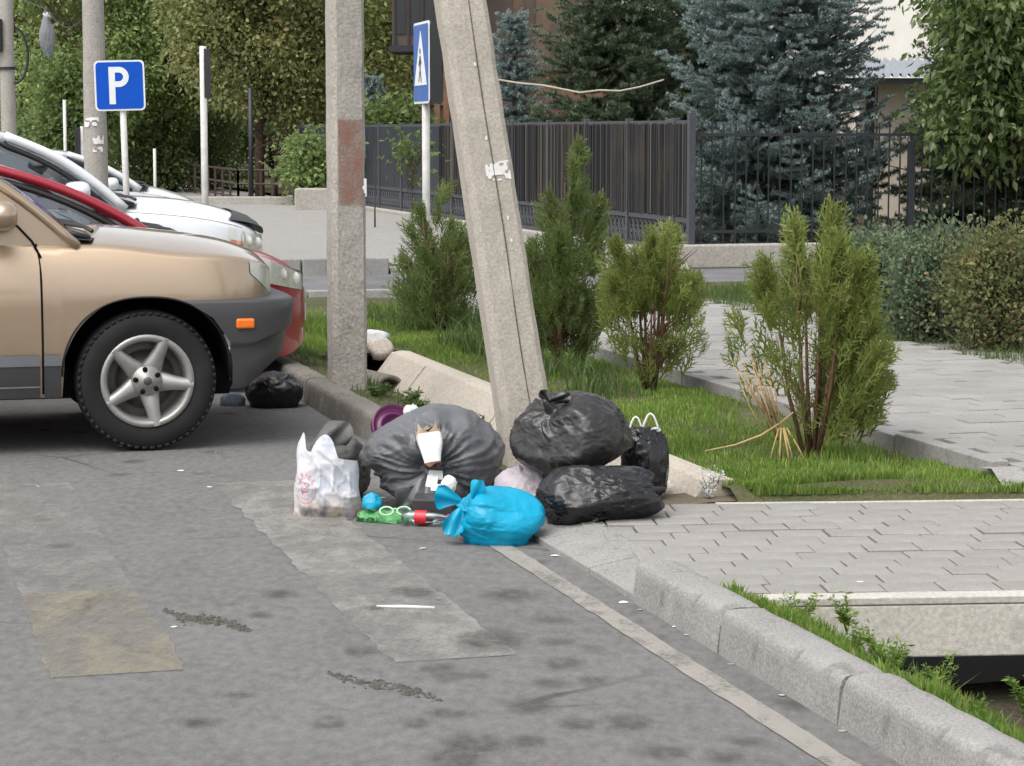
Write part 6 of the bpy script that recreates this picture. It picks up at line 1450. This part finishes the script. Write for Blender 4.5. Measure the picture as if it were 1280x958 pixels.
c = A(569, 662, 9.3); p_, f_ = bag_mesh((.035, .03, .045), 99, None, 8, .4, .15, zc=.8, sub=4); tag(mesh_np('wrapper', p_, f_, M['greenlt'], None, True, (c[0], c[1], .0)), 'pale green wrapper peeping out beside the blue bag', 'wrapper')
# debris at the end of the channel
c = A(421, 437, 16.0); bk_ = empty('black_tub', (c[0], c[1], .03)); bk_.rotation_euler = (R(62), R(20), R(10)); tag(bk_, 'black plastic tub lying in the grass behind the upright pole', 'tub')
MB().lathe([(0, 0), (.08, .0), (.09, .02), (.105, .12), (.115, .122), (.11, .135), (.10, .13), (.085, .03), (0, .02)], 28).build('shell', M['black'], bk_, True)
c = A(464, 470, 15.4); pp_ = empty('drain_pipe', (c[0], c[1], -.07)); pp_.rotation_euler = (R(90), 0, YAW+.2); tag(pp_, 'concrete drain pipe end at the head of the pale channel', 'pipe')
MB().lathe([(.115, -.3), (.115, .3), (.09, .3), (.09, -.3)], 24, closed=True).build('barrel', M['kerb_far'], pp_, True)
for k, (px, py, Y, r_, mt, lab) in enumerate(((468, 430, 16.4, .12, 'film_white', 'crumpled white sack at the head of the pale channel'), (476, 446, 16.0, .09, 'slab', 'pale broken concrete lump beside the drain pipe'), (455, 436, 16.3, .08, 'slab', 'pale broken concrete lump behind the upright pole'))):
    c = A(px, py, Y); p_, f_ = bag_mesh((r_, r_*.8, r_*1.0), 110+k, None, 12, .4, .05, zc=.8, sub=4); tag(mesh_np('sack' if k == 0 else 'concrete_lump', p_, f_, M[mt], None, k == 0, (c[0], c[1], .06)), lab, 'sack' if k == 0 else 'rubble')
# rubble apron where the deck meets the channel
for k in range(9):
    c = P(838+random.uniform(-6, 60), 612+random.uniform(-6, 12), .05); r_ = random.uniform(.03, .075); p_, f_ = bag_mesh((r_*1.3, r_, r_*.6), 130+k, None, 9, .45, .06, zc=.6, sub=3)
    tag(mesh_np('concrete_lump', p_, f_, M['slab'], None, False, (c[0], c[1], .02)), 'pale mortar lump at the back corner of the paved deck', 'rubble', 'mortar lumps at the deck corner')
weeds('flowering_weed', [(1.72, .92, .05), (1.80, .98, .07)], 'small white flowering weed behind the black bags', M['film_white'], .010, 8, (.05, .11), .4)
# litter on the asphalt
c = P(507, 761); o = MB().tube([(-.10, .012, .006), (0, 0, .007), (.10, -.014, .006)], [.004, .0065, .005], 6).build('white_stick', M['paper'], None, True); o.location = (c[0], c[1], .0); tag(o, 'thin white stick lying on the zebra stripe', 'stick')
lit = [(151, 557, 'beside the tan car wheel'), (217, 783, 'by the yellow zebra stripe'), (529, 685, 'in front of the blue bag'), (694, 694, 'at the dropped kerb'), (226, 588, 'between the tan car and the zebra'), (50, 607, 'below the tan car door'), (262, 608, 'near the far end of the zebra stripe'), (985, 917, 'on the edge line'), (845, 783, 'against the near kerb'), (780, 752, 'at the corner of the near kerb'), (1122, 946, 'at the foot of the near kerb'), (1075, 727, 'on the pavers of the deck'), (478, 622, 'before the flat green bag'), (272, 565, 'behind the tan car front wheel'), (1243, 657, 'at the right of the deck pavers'), (940, 880, 'in the gutter')]
for k, (px, py, wh_) in enumerate(lit):
    zz_ = .066 if px in (1075, 1243) else .004; c = P(px, py, zz_); r_ = random.uniform(.009, .016); p_, f_ = bag_mesh((r_*1.3, r_*1.1, r_*.45), 200+k, None, 7, .5, .12, zc=.8, sub=2)
    tag(mesh_np('litter_scrap', p_, f_, M['yellow'] if px == 985 else M['paper'], None, False, (c[0], c[1], zz_-.002)), 'small '+('yellow' if px == 985 else 'white')+' scrap of litter '+wh_, 'litter', 'litter scraps')
for k in range(6):
    c = K(-.15-.42*k, random.uniform(-.03, -.012), .003); p_, f_ = bag_mesh((.012, .01, .005), 230+k, None, 7, .5, .1, zc=.8, sub=2)
    tag(mesh_np('gravel_bit', p_, f_, M['slab'], None, False, c), 'tiny gravel bit in the gutter along the near kerb', 'gravel', 'gravel bits along the near kerb')
